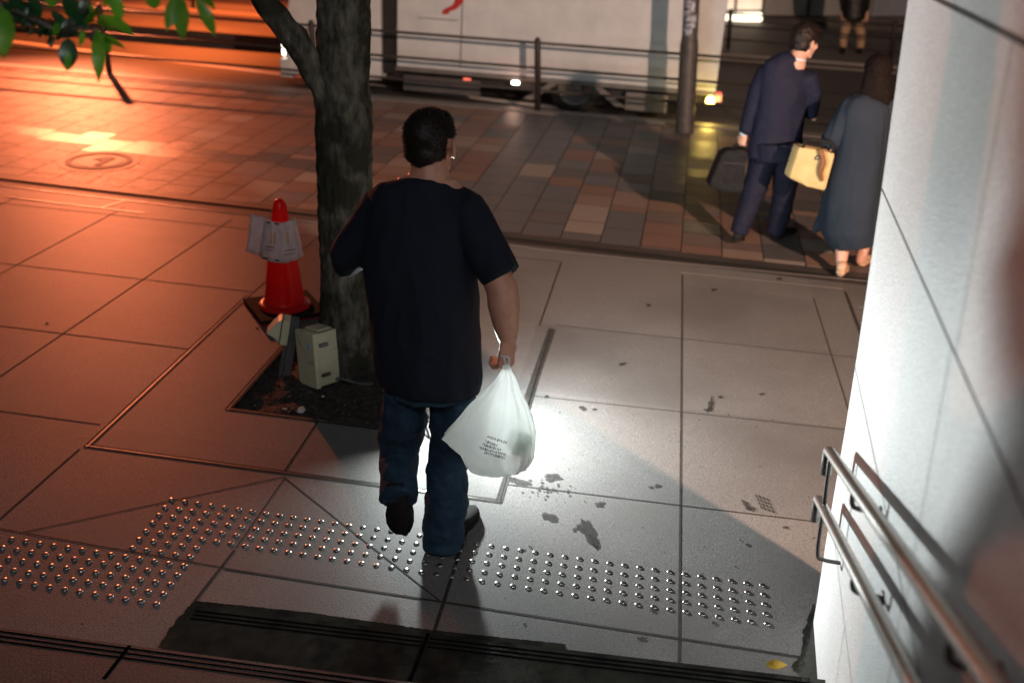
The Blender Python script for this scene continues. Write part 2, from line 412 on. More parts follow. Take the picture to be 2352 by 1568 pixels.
# ------------------------------------------------------------------ stairs up to the camera
def edgeline(y0, sl=-.026, x0=-.8): return lambda x: y0+sl*(x-x0)
e1 = edgeline(2.680); e2 = edgeline(2.285, -.034)
bm = bmesh.new()
z1 = .1665
prism(bm, [V((-1.63,e1(-1.63),z1)), V((.66,e1(.66),z1)), V((.66,1.8,z1)), V((-1.63,1.8,z1))], (0,0,-.3))
tag(bmo('lower_step', bm, wetm), kind='structure')
bm = bmesh.new()
for k in range(3):
    o = -.022-.021*k
    for xa, xb in ((-1.60,-.755),(-.735,.62)):
        sheet(bm, [V((xa,e1(xa)+o,z1+.0012)), V((xb,e1(xb)+o,z1+.0012)), V((xb,e1(xb)+o-.008,z1+.0012)), V((xa,e1(xa)+o-.008,z1+.0012))])
sheet(bm, [V((-.752,e1(-.75),z1+.001)), V((-.738,e1(-.74),z1+.001)), V((-.758,1.9,z1+.001)), V((-.772,1.9,z1+.001))])
z2 = .312
for k in range(3):
    o = -.012-.021*k
    for xa, xb in ((-4,-1.635),(-1.625,.62)):
        sheet(bm, [V((xa,e2(xa)+o,z2+.0012)), V((xb,e2(xb)+o,z2+.0012)), V((xb,e2(xb)+o-.009,z2+.0012)), V((xa,e2(xa)+o-.009,z2+.0012))])
sheet(bm, [V((-1.637,e2(-1.6),z2+.001)), V((-1.623,e2(-1.6),z2+.001)), V((-1.63,1.8,z2+.001)), V((-1.644,1.8,z2+.001))])
tag(bmo('step_grooves', bm, groovem), kind='structure')
bm = bmesh.new()
for k in range(6):
    z = z2+.145*k; ye = [e2(-5)-.30*k, e2(.6)-.30*k]
    prism(bm, [V((-5,ye[0],z)), V((.62,ye[1],z)), V((.62,ye[1]-(.32 if k < 5 else 3),z)), V((-5,ye[0]-(.32 if k < 5 else 3),z))], (0,0,-.143 if k else -.35))
tag(bmo('stairs', bm, mat('step_stone', (.035,.034,.035), .6, n1=170, col2=(.10,.095,.092), detail=3, bump=.3, bscale=200, spec=.25)), kind='structure')

# dark wet marks on the paving
bm = bmesh.new(); rnd = random.Random(11)
def blot(cx, cy, rx, ry, rot=0, n=26, rough=.35, h=.0026):
    c = gp(cx, cy); k = kpx(c); pts = []
    sd = rnd.random()*50
    for i in range(n):
        a = 2*pi*i/n; r = 1+rough*2*noise.noise(V((cos(a)*1.6+sd, sin(a)*1.6, sd)))+rough*.5*noise.noise(V((cos(a)*5+sd, sin(a)*5, 1)))
        dx, dy = rx*r*cos(a), ry*r*sin(a)
        pts.append(gp(cx+dx*cos(rot)-dy*sin(rot), cy+dx*sin(rot)+dy*cos(rot), h))
    sheet(bm, pts)
for a in ((1270,1095,20,9,0), (1350,1218,34,16,1.05), (1262,1186,17,9,.2), (1377,1158,12,7,0), (1200,1106,18,7,.3), (1175,1100,8,6,0),
          (1512,1115,7,4,0), (1495,1118,4,3,0), (1632,928,6,16,.3), (1655,911,5,3,0), (1628,940,9,4,0), (1716,1160,14,6,.9), (1726,1168,9,4,.2),
          (1430,836,9,4,0), (1340,938,8,5,.4), (1365,940,5,3,0), (1366,1243,8,18,-.5), (1320,1215,5,4,0), (1205,1262,3,2,0), (1218,1255,5,2,.5),
          (1500,1400,8,4,.3), (1805,1210,7,3,0), (1880,1262,4,3,0), (1700,1240,3,2,0), (1718,1250,4,3,0), (1690,1300,3,2,0), (1205,1433,4,3,0),
          (1750,905,7,3,0), (1640,1430,6,4,0), (1475,1465,10,4,0), (1870,1235,3,2,0), (1255,910,6,3,0), (1490,700,6,3,0), (1640,665,7,3,0),
          (1790,640,7,3,0), (108,742,5,3,0), (590,754,5,3,0), (188,1432,4,2,0)): blot(*a)
for k in range(34): blot(1250+rnd.gauss(0,38), 1128+rnd.gauss(0,13), rnd.uniform(1.2,4.5), rnd.uniform(1,2.6))
for k in range(16):
    u = k % 4; v = k//4
    blot(1738+u*9+v*4, 1138+v*9+u*3, 5, 2, .9, rough=.2)
for k in range(60): blot(rnd.uniform(1150,1880), rnd.uniform(820,1440), rnd.uniform(.8,2), rnd.uniform(.6,1.3))
tag(bmo('damp_marks', bm, stainm), kind='structure')
def rough_poly(pts, amp, h, lvl=None, step=4):
    out = []
    for i in range(len(pts)):
        a = V((*pts[i], 0)); b = V((*pts[(i+1) % len(pts)], 0)); n = max(1, int((b-a).length/step))
        for k in range(n):
            p = a.lerp(b, k/n); w = noise.noise(V((p.x*.035, p.y*.035, 3)))+.35*noise.noise(V((p.x*.11, p.y*.11, 9)))
            p.x += amp*w; p.y += amp*.6*noise.noise(V((p.x*.12, p.y*.12, 30)))
            out.append(gp(p.x, p.y, h) if lvl is None else None)
    return out
bm = bmesh.new()
sheet(bm, rough_poly([(1872,1385),(1888,1390),(1892,1572),(1840,1556),(1822,1530),(1838,1500),(1850,1440)], 13, .003))
sheet(bm, rough_poly([(452,1379),(462,1384),(400,1490),(362,1487),(392,1440),(424,1400)], 10, .0031))
sheet(bm, rough_poly([(448,1379),(700,1404),(985,1445),(1300,1478),(1300,1500),(985,1462),(700,1428),(452,1396)], 2.5, .0029))
tag(bmo('wet_patches', bm, wetm), kind='structure')

# ================================================================== WALL
az = radians(3.68); wd = V((sin(az), cos(az), 0)); wn = V((-cos(az), sin(az), 0))
WC = V((.6, 3.0, 0)); WC = WC+wd*.11
def wp(px, py, off=0):
    r = ray(px, py); P = WC+wn*off; t = ((P-C).dot(wn))/r.dot(wn); return C+r*t
t0 = thing('granite_wall', WC, 'pale grey granite clad wall with fine joints rising beside the stairs', 'wall')
ez = [(-.1,.0),(.02,.0),(.14,-.02),(.41,-.045),(.95,-.145),(1.2,-.175),(1.72,-.205),(2.3,-.205),(5.5,-.205)]
bm = bmesh.new()
pts = [WC+wd*s+V((0,0,z)) for z, s in ez]+[WC+wd*-7+V((0,0,5.5)), WC+wd*-7+V((0,0,-.1))]
prism(bm, pts, -wn*.40)
bmo('wall_body', bm, wallm, t0)
bm = bmesh.new()
def wq(s0, s1, z0, z1, o=.0015): sheet(bm, [WC+wd*s0+wn*o+V((0,0,z0)), WC+wd*s1+wn*o+V((0,0,z0)), WC+wd*s1+wn*o+V((0,0,z1)), WC+wd*s0+wn*o+V((0,0,z1))])
def es(z):
    for (a, s0), (b, s1) in zip(ez, ez[1:]):
        if a <= z <= b: return s0+(s1-s0)*(z-a)/(b-a)
for z, w in ((.553,.003), (1.143,.0035), (1.718,.0045), (2.262,.010), (2.84,.006), (3.4,.006)): wq(-7, es(z)-.004, z-w/2, z+w/2)
for z0, z1, ss in ((0,.55,(-.62,-1.6)), (.555,1.141,(-.31,-1.26,-2.2)), (1.145,1.716,(-1.29,-2.3)), (1.72,2.257,(-1.33,-2.3)), (2.27,3.4,(-.8,-1.8))):
    for s in ss: wq(s-.0015-.06, s+.0015-.06, z0, z1)
bmo('wall_joint', bm, jointm, t0)
bm = bmesh.new()   # slim edge lip at the far corner
for (a, s0), (b, s1) in zip(ez[1:-1], ez[2:]):
    sheet(bm, [WC+wd*(s0-.012)+wn*.0018+V((0,0,a)), WC+wd*(s0-.009)+wn*.0018+V((0,0,a)), WC+wd*(s1-.009)+wn*.0018+V((0,0,b)), WC+wd*(s1-.012)+wn*.0018+V((0,0,b))])
bmo('corner_joint', bm, jointm, t0)

# ------------------------------------------------------------------ handrail
hr = thing('handrail', WC+wd*-1, 'double stainless steel handrail fixed to the pale granite wall', 'handrail')
OFF = .07
up = [wp(1903,1033,OFF), wp(2045,1227,OFF), wp(2139,1349,OFF), wp(2264,1544,OFF)]
lo = [wp(1879,1144,OFF), wp(1941,1263,OFF), wp(2009,1396,OFF), wp(2081,1536,OFF)]
def rail(L):
    a = L[0]; d = (L[-1]-L[0]).normalized()
    end = a+d*3.2
    bm = bmesh.new()
    pts = [a+V((0,0,-.082))+d*.004, a+V((0,0,-.03))+d*.003, a+V((0,0,-.012))+d*.006, a+V((0,0,-.003))+d*.014, a+d*.035]+[a.lerp(end, k/10) for k in range(1, 11)]
    tube(bm, pts, [.0165]*len(pts), n=20, endround=False)
    bmo('rail', bm, steel, hr, True)
    return a, d
ua, ud = rail(up); la, ld = rail(lo)
def bracket(base, drop=.06):
    bm = bmesh.new(); w = base-wn*(OFF-.004)
    pts = smooth_path([base+V((0,0,-.01)), base+V((0,0,-drop*.7)), base+V((0,0,-drop))-wn*.012, w+V((0,0,-drop*1.1))], 5)
    tube(bm, pts, [.0065]*len(pts), n=10)
    tube(bm, [w+V((0,0,-drop*1.1)), w+V((0,0,-drop*1.1))-wn*.003], [.018,.018], n=16, endround=False)
    bmo('bracket', bm, steeldk, hr, True)
bracket(ua+ud*.62); bracket(la+ld*.93); bracket(ua+ud*1.7); bracket(la+ld*1.9)
bm = bmesh.new()
q1 = ua+ud*.07; q2 = V((q1.x, q1.y, la.z-.11))
pts = smooth_path([q1+V((0,0,-.01)), q1.lerp(q2,.5), q2+V((0,0,.02)), q2-wn*.02+V((0,0,-.005)), q2-wn*(OFF-.003)+V((0,0,-.01))], 5)
tube(bm, pts, [.0065]*len(pts), n=10)
bmo('bracket', bm, steeldk, hr, True)

# ================================================================== tactile studs
st0 = None; cnt = 0
O = gp(394,1147); XA = V((.9978,-.0066,0)); 
mf0 = gp(1015,1262)
cells = [(c, r) for r in range(5) for c in range(0, 42)]+[(c, r) for r in (5, 6) for c in range(0, 5)]+[(c, r) for r in range(7, 12) for c in range(-14, 5)]
bm = bmesh.new()
rings = []
for rr_, zz in ((.0125,0), (.0118,.0018), (.0098,.0034), (.0065,.0046), (.0028,.0051)):
    rings.append([V((rr_*cos(2*pi*i/16), rr_*sin(2*pi*i/16), zz)) for i in range(16)])
loft(bm, rings)
sme = bpy.data.meshes.new('stud'); bmesh.ops.recalc_face_normals(bm, faces=bm.faces); bm.to_mesh(sme); bm.free(); sme.materials.append(studm)
for p in sme.polygons: p.use_smooth = True
vis = []
for c, r in cells:
    x = O.x+.0595*c*.9978+.0008*r; y = O.y-.0562*r-.0595*c*.0066
    vis.append((c, r, x, y))
near = sorted(vis, key=lambda q: -(q[3]))  # nearer to the camera first decided below
near = sorted(vis, key=lambda q: (V((q[2], q[3], 0))-V((-.4,0,0))).length)
for c, r, x, y in near[:300]:
    o = bpy.data.objects.new('tactile_stud', sme); COL.objects.link(o); o.location = G(x, y, .0004)
    o.rotation_euler = (0, atan2(-KX, 1), 0)
    if c < 5 and r > 4: tag(o, 'small domed steel stud in the dense block of studs at the left', 'stud', 'tactile studs in the block at the left')
    elif x < mf0.x: tag(o, 'small domed steel stud in the row band left of the walking man', 'stud', 'tactile studs left of the man')
    else: tag(o, 'small domed steel stud in the row band right of the walking man', 'stud', 'tactile studs right of the man')
if len(near) > 300:
    bm = bmesh.new()
    for c, r, x, y in near[300:]:
        m = Matrix.Translation(G(x, y, .0004))
        b2 = bmesh.new(); b2.from_mesh(sme); b2.transform(m); tmp = bpy.data.meshes.new('t'); b2.to_mesh(tmp); b2.free(); bm.from_mesh(tmp)
    tag(bmo('tactile_studs', bm, studm, None, True), 'further small steel studs of the tactile paving at the far left', 'studs', kind='stuff')

# ================================================================== manhole cover
c = gp(228,371)
mh = thing('manhole_cover', c, 'round access cover with a pale metal ring in the coloured pavers', 'manhole cover')
def disc(r0, r1, h, n=48):
    bm = bmesh.new()
    for i in range(n):
        a, b = 2*pi*i/n, 2*pi*(i+1)/n
        f = [(r1,a),(r1,b),(r0,b),(r0,a)] if r0 > 0 else [(r1,a),(r1,b),(0,0)]
        sheet(bm, [G(c.x+r*cos(t), c.y+r*sin(t), h) for r, t in f])
    bmesh.ops.remove_doubles(bm, verts=bm.verts, dist=.0003); return bm
bmo('rim', disc(0,.345,.004), darkw, mh); bmo('ring', disc(.225,.275,.009), whitep, mh); bmo('lid', disc(0,.20,.007), darkw, mh)
bm = bmesh.new(); sheet(bm, [G(c.x+a, c.y+b, .011) for a, b in ((-.07,.02),(0,.13),(.09,.13),(.09,-.15),(.03,-.15),(.03,0))])
bmo('plate', bm, whitep, mh)

# ================================================================== TREE
tb = G(-1.63, 4.74, 0)
tree = thing('cherry_tree', tb, 'mossy cherry tree trunk standing in the square pit beside the red cone', 'tree')
cyl = [((806,950),88),((806,905),76),((801,860),66),((797,800),60),((793,700),57),((792,600),56),((792,480),60),((790,400),62),((790,320),64),((788,250),64),((784,190),62),((790,120),61),((792,60),62),((790,0),60),((790,-120),56),((800,-300),50)]
bm = bmesh.new(); rings = []
for (p, hw) in cyl:
    q = yp(*p, tb.y); r = hw*kpx(q); rings.append((q, r))
rings.insert(0, (rings[0][0]+V((0,0,-.12)), rings[0][1]*1.5))
path = []; rad = []
for i in range(len(rings)-1):
    for k in range(10):
        t = k/10; path.append(rings[i][0].lerp(rings[i+1][0], t)); rad.append(rings[i][1]*(1-t)+rings[i+1][1]*t)
RR = []
for i, (p, r) in enumerate(zip(path, rad)):
    ring = []
    for j in range(72):
        a = 2*pi*j/72; d = V((cos(a), sin(a), 0)); q = p+d*r
        w = noise.noise(V((d.x*2.2, d.y*2.2, p.z*2.4)))*.10+noise.noise(V((d.x*9, d.y*9, p.z*5)))*.07+noise.noise(V((d.x*16, d.y*16, p.z*22)))*.075
        flare = max(0, .35-(p.z-tb.z))*.35*(.5+.5*sin(5*a+1))
        ring.append(p+d*r*(1+w+flare))
    RR.append(ring)
loft(bm, RR)
bmo('trunk', bm, bark, tree, True)
def limb(name, pts, r0, r1, parent=tree, n=16, nz=.08):
    P = smooth_path(pts, 8); bm = bmesh.new()
    tube(bm, P, [r0+(r1-r0)*i/(len(P)-1) for i in range(len(P))], n=n)
    for v in bm.verts:
        v.co += V((noise.noise(v.co*14), noise.noise(v.co*14+V((9,0,0))), noise.noise(v.co*14+V((0,9,0)))))*r0*nz*2
    return bmo(name, bm, bark, parent, True)
k_ = kpx(yp(720,190,4.6))
limb('limb', [yp(768,250,4.70), yp(728,175,4.67), yp(685,100,4.62), yp(640,45,4.57), yp(595,-20,4.5), yp(560,-110,4.45), V((-2.6,4.1,3.1))], 34*k_, 24*k_)
limb('limb', [V((-2.6,4.1,3.05)), V((-2.5,3.3,3.3)), V((-1.95,2.6,3.05)), V((-1.75,2.2,2.75))], 24*k_, 10*k_)
limb('limb', [rings[-1][0]-V((0,0,.2)), V((-1.3,5.2,3.8)), V((-.6,5.8,4.6))], .10, .05)
limb('limb', [rings[-1][0]-V((0,0,.2)), V((-2.2,5.2,3.9)), V((-3.1,5.9,4.7))], .10, .05)
def leaf(bm, base, tip, wpx, droop=.1, seg=10, mi=0, face=None):
    """a pointed oval leaf with a fold along its midrib"""
    ax = tip-base; L = ax.length; t = ax.normalized(); vw = (base+ax*.5-C).normalized()
    s = t.cross(vw).normalized(); 
    if face: s = (Matrix.Rotation(face, 3, t) @ s)
    nrm = s.cross(t)
    mid = []; lft = []; rgt = []; w = wpx
    for i in range(seg+1):
        u = i/seg; ww = w*(sin(pi*min(1, u*1.02)**.85)**.8)*(1-.28*u) if u < 1 else 0
        if u > .82: ww = w*.55*((1-u)/.18)**1.2*.62
        p = base+ax*u+nrm*droop*L*sin(pi*u)
        tooth = 1+.05*(i % 2)
        mid.append(bm.verts.new(p)); lft.append(bm.verts.new(p-s*ww*tooth+nrm*ww*.22)); rgt.append(bm.verts.new(p+s*ww*tooth+nrm*ww*.22))
    for i in range(seg):
        for A, B in ((lft, mid), (mid, rgt)):
            try:
                f = bm.faces.new((A[i], B[i], B[i+1], A[i+1])); f.material_index = mi; f.smooth = True
            except ValueError: pass
def q4(x, y, dist=2.05): return yp(x/4.464, y/4.464, dist)
bm = bmesh.new(); rl = random.Random(5)
LV = [((60,100),(35,612),105,0,2.0,0), ((705,385),(690,742),104,1,2.0,0), ((702,520),(692,742),40,0,1.97,0), ((1010,300),(1012,865),80,0,1.98,0), ((1000,170),(1385,377),72,0,2.05,.5),
      ((1115,-90),(1240,232),80,0,2.08,.3), ((1790,-40),(1700,332),80,0,2.0,.3), ((1850,-40),(1880,428),98,0,1.98,-.2), ((2010,-20),(2208,388),74,0,2.0,.2),
      ((1990,-80),(2212,108),58,0,2.04,.6), ((1540,-120),(1592,102),80,0,2.05,0), ((870,245),(1060,90),36,0,2.0,.5), ((985,390),(1298,515),52,0,2.03,.7),
      ((640,-20),(860,250),110,1,2.1,.3), ((830,190),(585,405),90,1,2.07,0), ((460,-90),(575,60),100,0,2.1,.4), ((600,235),(555,365),40,0,2.05,.2),
      ((1050,350),(1125,552),58,0,2.04,.4), ((850,300),(815,485),34,0,2.05,.3), ((890,-40),(850,220),70,1,2.1,0), ((60,-20),(330,190),80,1,2.15,.4),
      ((420,60),(180,200),60,1,2.15,.2), ((0,40),(120,160),60,1,2.15,.5), ((300,-40),(420,200),70,1,2.12,.3), ((520,100),(700,330),62,1,2.1,.2), ((900,40),(960,110),30,0,2.0,0),
      ((740,100),(880,330),70,1,2.06,.5), ((1180,-120),(1060,60),70,0,2.12,.2), ((-40,60),(110,340),80,0,2.08,.4), ((980,230),(1170,330),50,0,2.06,.9), ((880,260),(1000,230),40,0,2.02,.9)]
for b, t_, w, mi, d, fc in LV:
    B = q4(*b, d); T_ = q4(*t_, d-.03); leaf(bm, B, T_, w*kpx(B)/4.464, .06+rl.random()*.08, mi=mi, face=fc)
for k in range(70):      # small dark serrated bracts along the twig
    u = rl.random(); cx = 130+u*470+rl.gauss(0,18); cy = 150+u*210+rl.gauss(0,40)-40
    B = q4(cx, cy, 2.06+rl.random()*.1); T_ = B+V((rl.gauss(0,.012), rl.gauss(0,.01), -.008-rl.random()*.02)); leaf(bm, B, T_, .006, .1, 4, 1, rl.random()*2)
bmo('foliage', bm, [leafm, leafd], tree)
for pts in ([V((-1.9,2.5,2.95)), q4(-60,-80,2.15), q4(180,120,2.1), q4(420,240,2.07), q4(640,330,2.05), q4(800,290,2.04), q4(990,320,2.02)],
            [q4(640,330,2.05), q4(760,230,2.06), q4(880,60,2.08), q4(930,-60,2.1)],
            [q4(990,320,2.02), q4(940,400,2.02), q4(965,425,2.02)],
            [V((-1.5,2.25,2.8)), q4(1700,-160,2.05), q4(1840,-60,2.0), q4(2000,-60,2.0)]):
    limb('twig', pts, .007, .0025, n=7)
bm = bmesh.new()           # crown above the street
for k in range(5200):
    c0 = rl.choice([V((-1.6,5.0,5.0)), V((-.5,5.9,5.2)), V((-3.1,6.0,5.3)), V((-2.0,4.2,5.4)), V((-1.2,6.8,5.6))])
    q = V((rl.gauss(0,1), rl.gauss(0,1), rl.gauss(0,.6))); q = q.normalized()*(rl.random()**.4)*1.25
    p = c0+V((q.x, q.y, q.z*.7)); dd = V((rl.gauss(0,1), rl.gauss(0,1), rl.gauss(-.6,.6))).normalized()*.11
    s = dd.cross(V((rl.random()-.5, rl.random()-.5, 1))).normalized()*.03
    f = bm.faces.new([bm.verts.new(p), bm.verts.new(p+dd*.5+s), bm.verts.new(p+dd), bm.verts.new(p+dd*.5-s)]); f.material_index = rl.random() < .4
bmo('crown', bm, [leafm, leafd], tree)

# ------------------------------------------------------------------ soil and litter in the pit
bm = bmesh.new(); n = 46; g = []
for i in range(n+1):
    row = []
    for j in range(n+1):
        x = px0+.001+(px1-px0-.002)*i/n; y = py0+.001+(py1-py0-.002)*j/n
        hgt = -.035+.02*noise.noise(V((x*9, y*9, 0)))+.008*noise.noise(V((x*40, y*40, 0)))
        d = (V((x, y))-V((tb.x, tb.y))).length; a = atan2(y-tb.y, x-tb.x)
        hgt += max(0, .42-d)*.16*(.7+.5*sin(5*a+1))
        row.append(bm.verts.new(G(x, y, min(hgt, .03))))
    g.append(row)
for i in range(n):
    for j in range(n): bm.faces.new((g[i][j], g[i+1][j], g[i+1][j+1], g[i][j+1]))
tag(bmo('soil', bm, soil, None, True), 'dark bare soil with litter around the foot of the cherry tree', 'soil', kind='stuff')
bm = bmesh.new()
for k in range(170):
    x = rl.uniform(px0+.03, px1-.03); y = rl.uniform(py0+.03, py0+.62)
    r = rl.uniform(.003,.010); ball(bm, G(x, y, -.022), (r*rl.uniform(.8,1.8), r, r*.6), Matrix.Rotation(rl.random()*6,3,'Z'), 6)
tag(bmo('gravel', bm, mat('grit', (.10,.085,.075), .8, n1=40, col2=(.03,.025,.02))), 'loose grit and bark crumbs on the soil of the tree pit', 'grit', kind='stuff')
def blob(name, px, py, r, m, label, cat, grp=None, h=.0, sc=(1,1,.7)):
    c = gp(px, py, h-.02); bm = bmesh.new(); bmesh.ops.create_icosphere(bm, subdivisions=3, radius=r, matrix=Matrix.Translation(c+V((0,0,r*.4))) @ Matrix.Diagonal((*sc,1)))
    for v in bm.verts: v.co += (v.co-c).normalized()*r*.5*noise.noise(v.co*90)
    tag(bmo(name, bm, m, None, True), label, cat, grp)
blob('crumpled_tissue', 692, 944, .019, whitel, 'small crumpled white tissue at the front of the tree pit soil', 'litter')
blob('bark_scrap', 655, 1000-60, .010, whitel, 'tiny pale scrap left of the crumpled tissue in the pit', 'litter', h=-.01, sc=(1.5,.7,.5))
blob('paper_scrap', 742, 941-30, .008, whitel, 'tiny white paper scrap right of the crumpled tissue', 'litter', h=-.01)
def groundleaf(name, a, b, w, m, label, h=.012, z=None):
    A = gp(*a, h); B = gp(*b, h+.01)
    if z is not None: A = C+ray(*a)*((z-H)/ray(*a).z); B = C+ray(*b)*((z+.008-H)/ray(*b).z)
    bm = bmesh.new(); leaf(bm, A, B, w, -.12, 10)
    tag(bmo(name, bm, m, None, True), label, 'leaf')
groundleaf('fallen_leaf', (478,1457), (488,1432), .014, orl, 'small orange fallen leaf lying on the wet dark step', z=z1+.004)
groundleaf('fallen_leaf', (1759,1524), (1810,1526), .017, ylw, 'curled yellow fallen leaf by the foot of the granite wall', h=.01)

# ================================================================== traffic cone
cc = gp(655,712); cc = V((cc.x, cc.y, gz(cc.x, cc.y)))
cone = thing('traffic_cone', cc, 'red traffic cone on a black square base wrapped in a clear plastic notice', 'traffic cone')
K = kpx(cc+V((0,0,.3)))
cz = lambda py: yp(655, py, cc.y).z
tilt = Matrix.Rotation(atan2(-KX,1)*.8, 4, 'Y')
def lathe(bm, prof, c, n=48, m=Matrix()):
    rings = [[c+(m @ V((r*cos(2*pi*i/n), r*sin(2*pi*i/n), z))) for i in range(n)] for r, z in prof]; loft(bm, rings)
bm = bmesh.new(); sc = .72/.70
lathe(bm, [(.150,.030),(.155,.040),(.150,.052),(.135,.056),(.122,.064),(.118,.075),(.0,.0)][:6]+[(.095,.27),(.073,.45),(.053,.55),(.042,.63),(.036,.662),(.026,.682),(.012,.691),(.003,.693)], cc, 48, tilt)
bmo('cone_body', bm, red, cone, True)
bm = bmesh.new()
m45 = Matrix.Translation(cc) @ tilt @ Matrix.Rotation(radians(38), 4, 'Z')
box(bm, -.20, .20, -.20, .20, .010, .034, m45)
bmo('base', bm, rubber, cone, bevel=.006)
bm = bmesh.new(); box(bm, -.203, .203, -.203, .203, .003, .0095, m45); bmo('base_edge', bm, pinkedge, cone)
# plastic notice wrapped round the cone plus the loose flap on its left
bm = bmesh.new(); rows = []
def notice(u, v):      # u 0..1 around, v 0..1 top->bottom
    z = .578-.228*v; r = .072+.045*v+.012
    a = radians(200+ (u)*175)
    p = V((r*cos(a), r*sin(a), z))
    return p
n = 22
for j in range(9):
    v = j/8; row = []
    for i in range(n+1):
        u = i/n; p = notice(u, v)
        if u < .0: pass
        p += V((.006*sin(u*40+v*3), .004*sin(u*31), .004*sin(u*9)))
        row.append(cc+(tilt @ p))
    lead = [row[0]+V((-.09*(1-k/5)+0, .02*(1-k/5)*1.0-.01, .016*(1-k/5)+.006*sin(k*2+v*5)+.002)) for k in range(5)]
    rows.append([bm.verts.new(q) for q in lead+row])
for j in range(8):
    for i in range(len(rows[0])-1): bm.faces.new((rows[j][i], rows[j+1][i], rows[j+1][i+1], rows[j][i+1]))
ns = bmo('notice_sheet', bm, plast, cone, True)
sm_ = ns.modifiers.new('t', 'SOLIDIFY'); sm_.thickness = .0015
bm = bmesh.new()
def nq(u0, u1, v0, v1, off=.0035):
    q = []
    for u, v in ((u0,v0),(u1,v0),(u1,v1),(u0,v1)):
        p = notice(u, v); d = V((p.x, p.y, 0)).normalized(); q.append(cc+(tilt @ (p+d*(off+.006))))
    sheet(bm, q)
for u, w_ in ((.34,.02),(.40,.025),(.62,.03)): nq(u, u+w_, .25, .55)
bmo('yellow_print', bm, mat('yellow_print', (.6,.42,.08), .5, n1=30, col2=(.5,.34,.06)), cone)
bm = bmesh.new()
for a in ((.2,.48,.02,.06),(.2,.48,.93,.97),(.55,.75,.70,.72),(.25,.42,.62,.64),(.25,.40,.7,.715),(.55,.72,.80,.815)): nq(*a)
bmo('tape', bm, inkm, cone)

# ================================================================== electrical boxes in the pit
ob = gp(744,874,-.02)
eb = thing('outlet_box', ob, 'upright beige weatherproof electric box leaning on the soil by the trunk', 'electric box')
mb = Matrix.Translation(ob) @ Matrix.Rotation(radians(-34), 4, 'Z') @ Matrix.Rotation(radians(-5), 4, 'Y') @ Matrix.Rotation(radians(-4), 4, 'X')
bm = bmesh.new(); box(bm, -.075, .070, -.068, .055, .0, .285, mb); bmo('housing', bm, beige, eb, bevel=.006)
mb2 = mb
bm = bmesh.new(); box(bm, -.082, .077, -.098, -.071, -.006, .292, mb); bmo('cover', bm, beige, eb, bevel=.006)
bm = bmesh.new(); box(bm, -.06, .05, -.05, .04, .2875, .297, mb); bmo('top_cap', bm, beige, eb, bevel=.004)
for z in (.06, .22):
    bm = bmesh.new(); box(bm, .0715, .084, -.062, -.01, z-.008, z+.010, mb); bmo('latch', bm, steeldk, eb, bevel=.002)
bm = bmesh.new(); box(bm, .02, .045, -.1005, -.0985, .20, .235, mb); bmo('sticker', bm, mat('blue_sticker', (.25,.42,.5), .5, n1=20, col2=(.3,.45,.55)), eb)
bm = bmesh.new(); pts = smooth_path([ob+V((.07,-.01,.02)), ob+V((.12,-.03,.03)), ob+V((.17,-.02,.012)), ob+V((.22,-.05,.02)), ob+V((.27,-.02,.01))], 5)
tube(bm, pts, [.008]*len(pts), n=8); bmo('cable', bm, greyp, eb, True)
ob = gp(655,858,-.02)
lb = thing('outlet_post', ob, 'beige hooded outlet on a dark grey post beside the red cone', 'electric outlet')
bm = bmesh.new(); mp_ = Matrix.Translation(ob) @ Matrix.Rotation(radians(14), 4, 'Y') @ Matrix.Rotation(radians(18), 4, 'Z')
box(bm, -.012, .030, -.02, .03, -.02, .33, mp_); bmo('post', bm, greyp, lb, bevel=.004)
bm = bmesh.new(); box(bm, -.033, -.014, -.012, .02, -.02, .2, mp_); bmo('conduit', bm, greyp, lb, bevel=.003)
bm = bmesh.new(); box(bm, -.052, -.014, -.045, .03, .19, .335, mp_); bmo('outlet', bm, beige, lb, bevel=.004)
bm = bmesh.new(); q = [mp_ @ V(p) for p in ((-.055,-.05,.335),(-.055,-.05,.20),(-.085,-.05,.235),(-.125,-.05,.245),(-.10,-.05,.29),(-.075,-.05,.325))]
prism(bm, q, mp_.to_3x3() @ V((0,.085,0))); bmo('hood', bm, beige, lb, bevel=.004)
bm = bmesh.new(); box(bm, -.0575, -.0525, -.052, .034, .19, .338, mp_); bmo('seam', bm, greyp, lb)

# ================================================================== fences
def fence(name, posts, h, rails, label, grp, x0, x1, r=.036, rr=.016, y=11.5, parts='post', cap=True):
    t = thing(name, G(posts[0], y), label, 'fence', grp)
    for x in posts:
        p = G(x, y); bm = bmesh.new()
        tube(bm, [p+V((0,0,-.05)), p+V((0,0,h-.02)), p+V((0,0,h))], [r, r, r*.75], n=16, endround=False)
        if cap: ball(bm, p+V((0,0,h)), (r*.75, r*.75, .018))
        bmo('post', bm, fencem, t, True)
    for z in rails:
        bm = bmesh.new(); tube(bm, [G(x0, y, z), G(x1, y, z)], [rr, rr], n=10, endround=False); bmo('rail', bm, fencem, t, True)
    return t
fence('guard_fence', [-12.05,-9.43,-6.82,-4.2,-1.56,1.06,3.7], .80, (.755,.48,.23), 'dark brown railing along the near kerb in front of the truck', None, -14, 5)
fence('guard_fence', [-8.6,-5.2,-1.9,.83,3.45,6.1], .62, (.56,.36,.15), 'dark railing across the road in front of the person in khaki trousers', None, -12, 9, .035, .016, y=17.6)

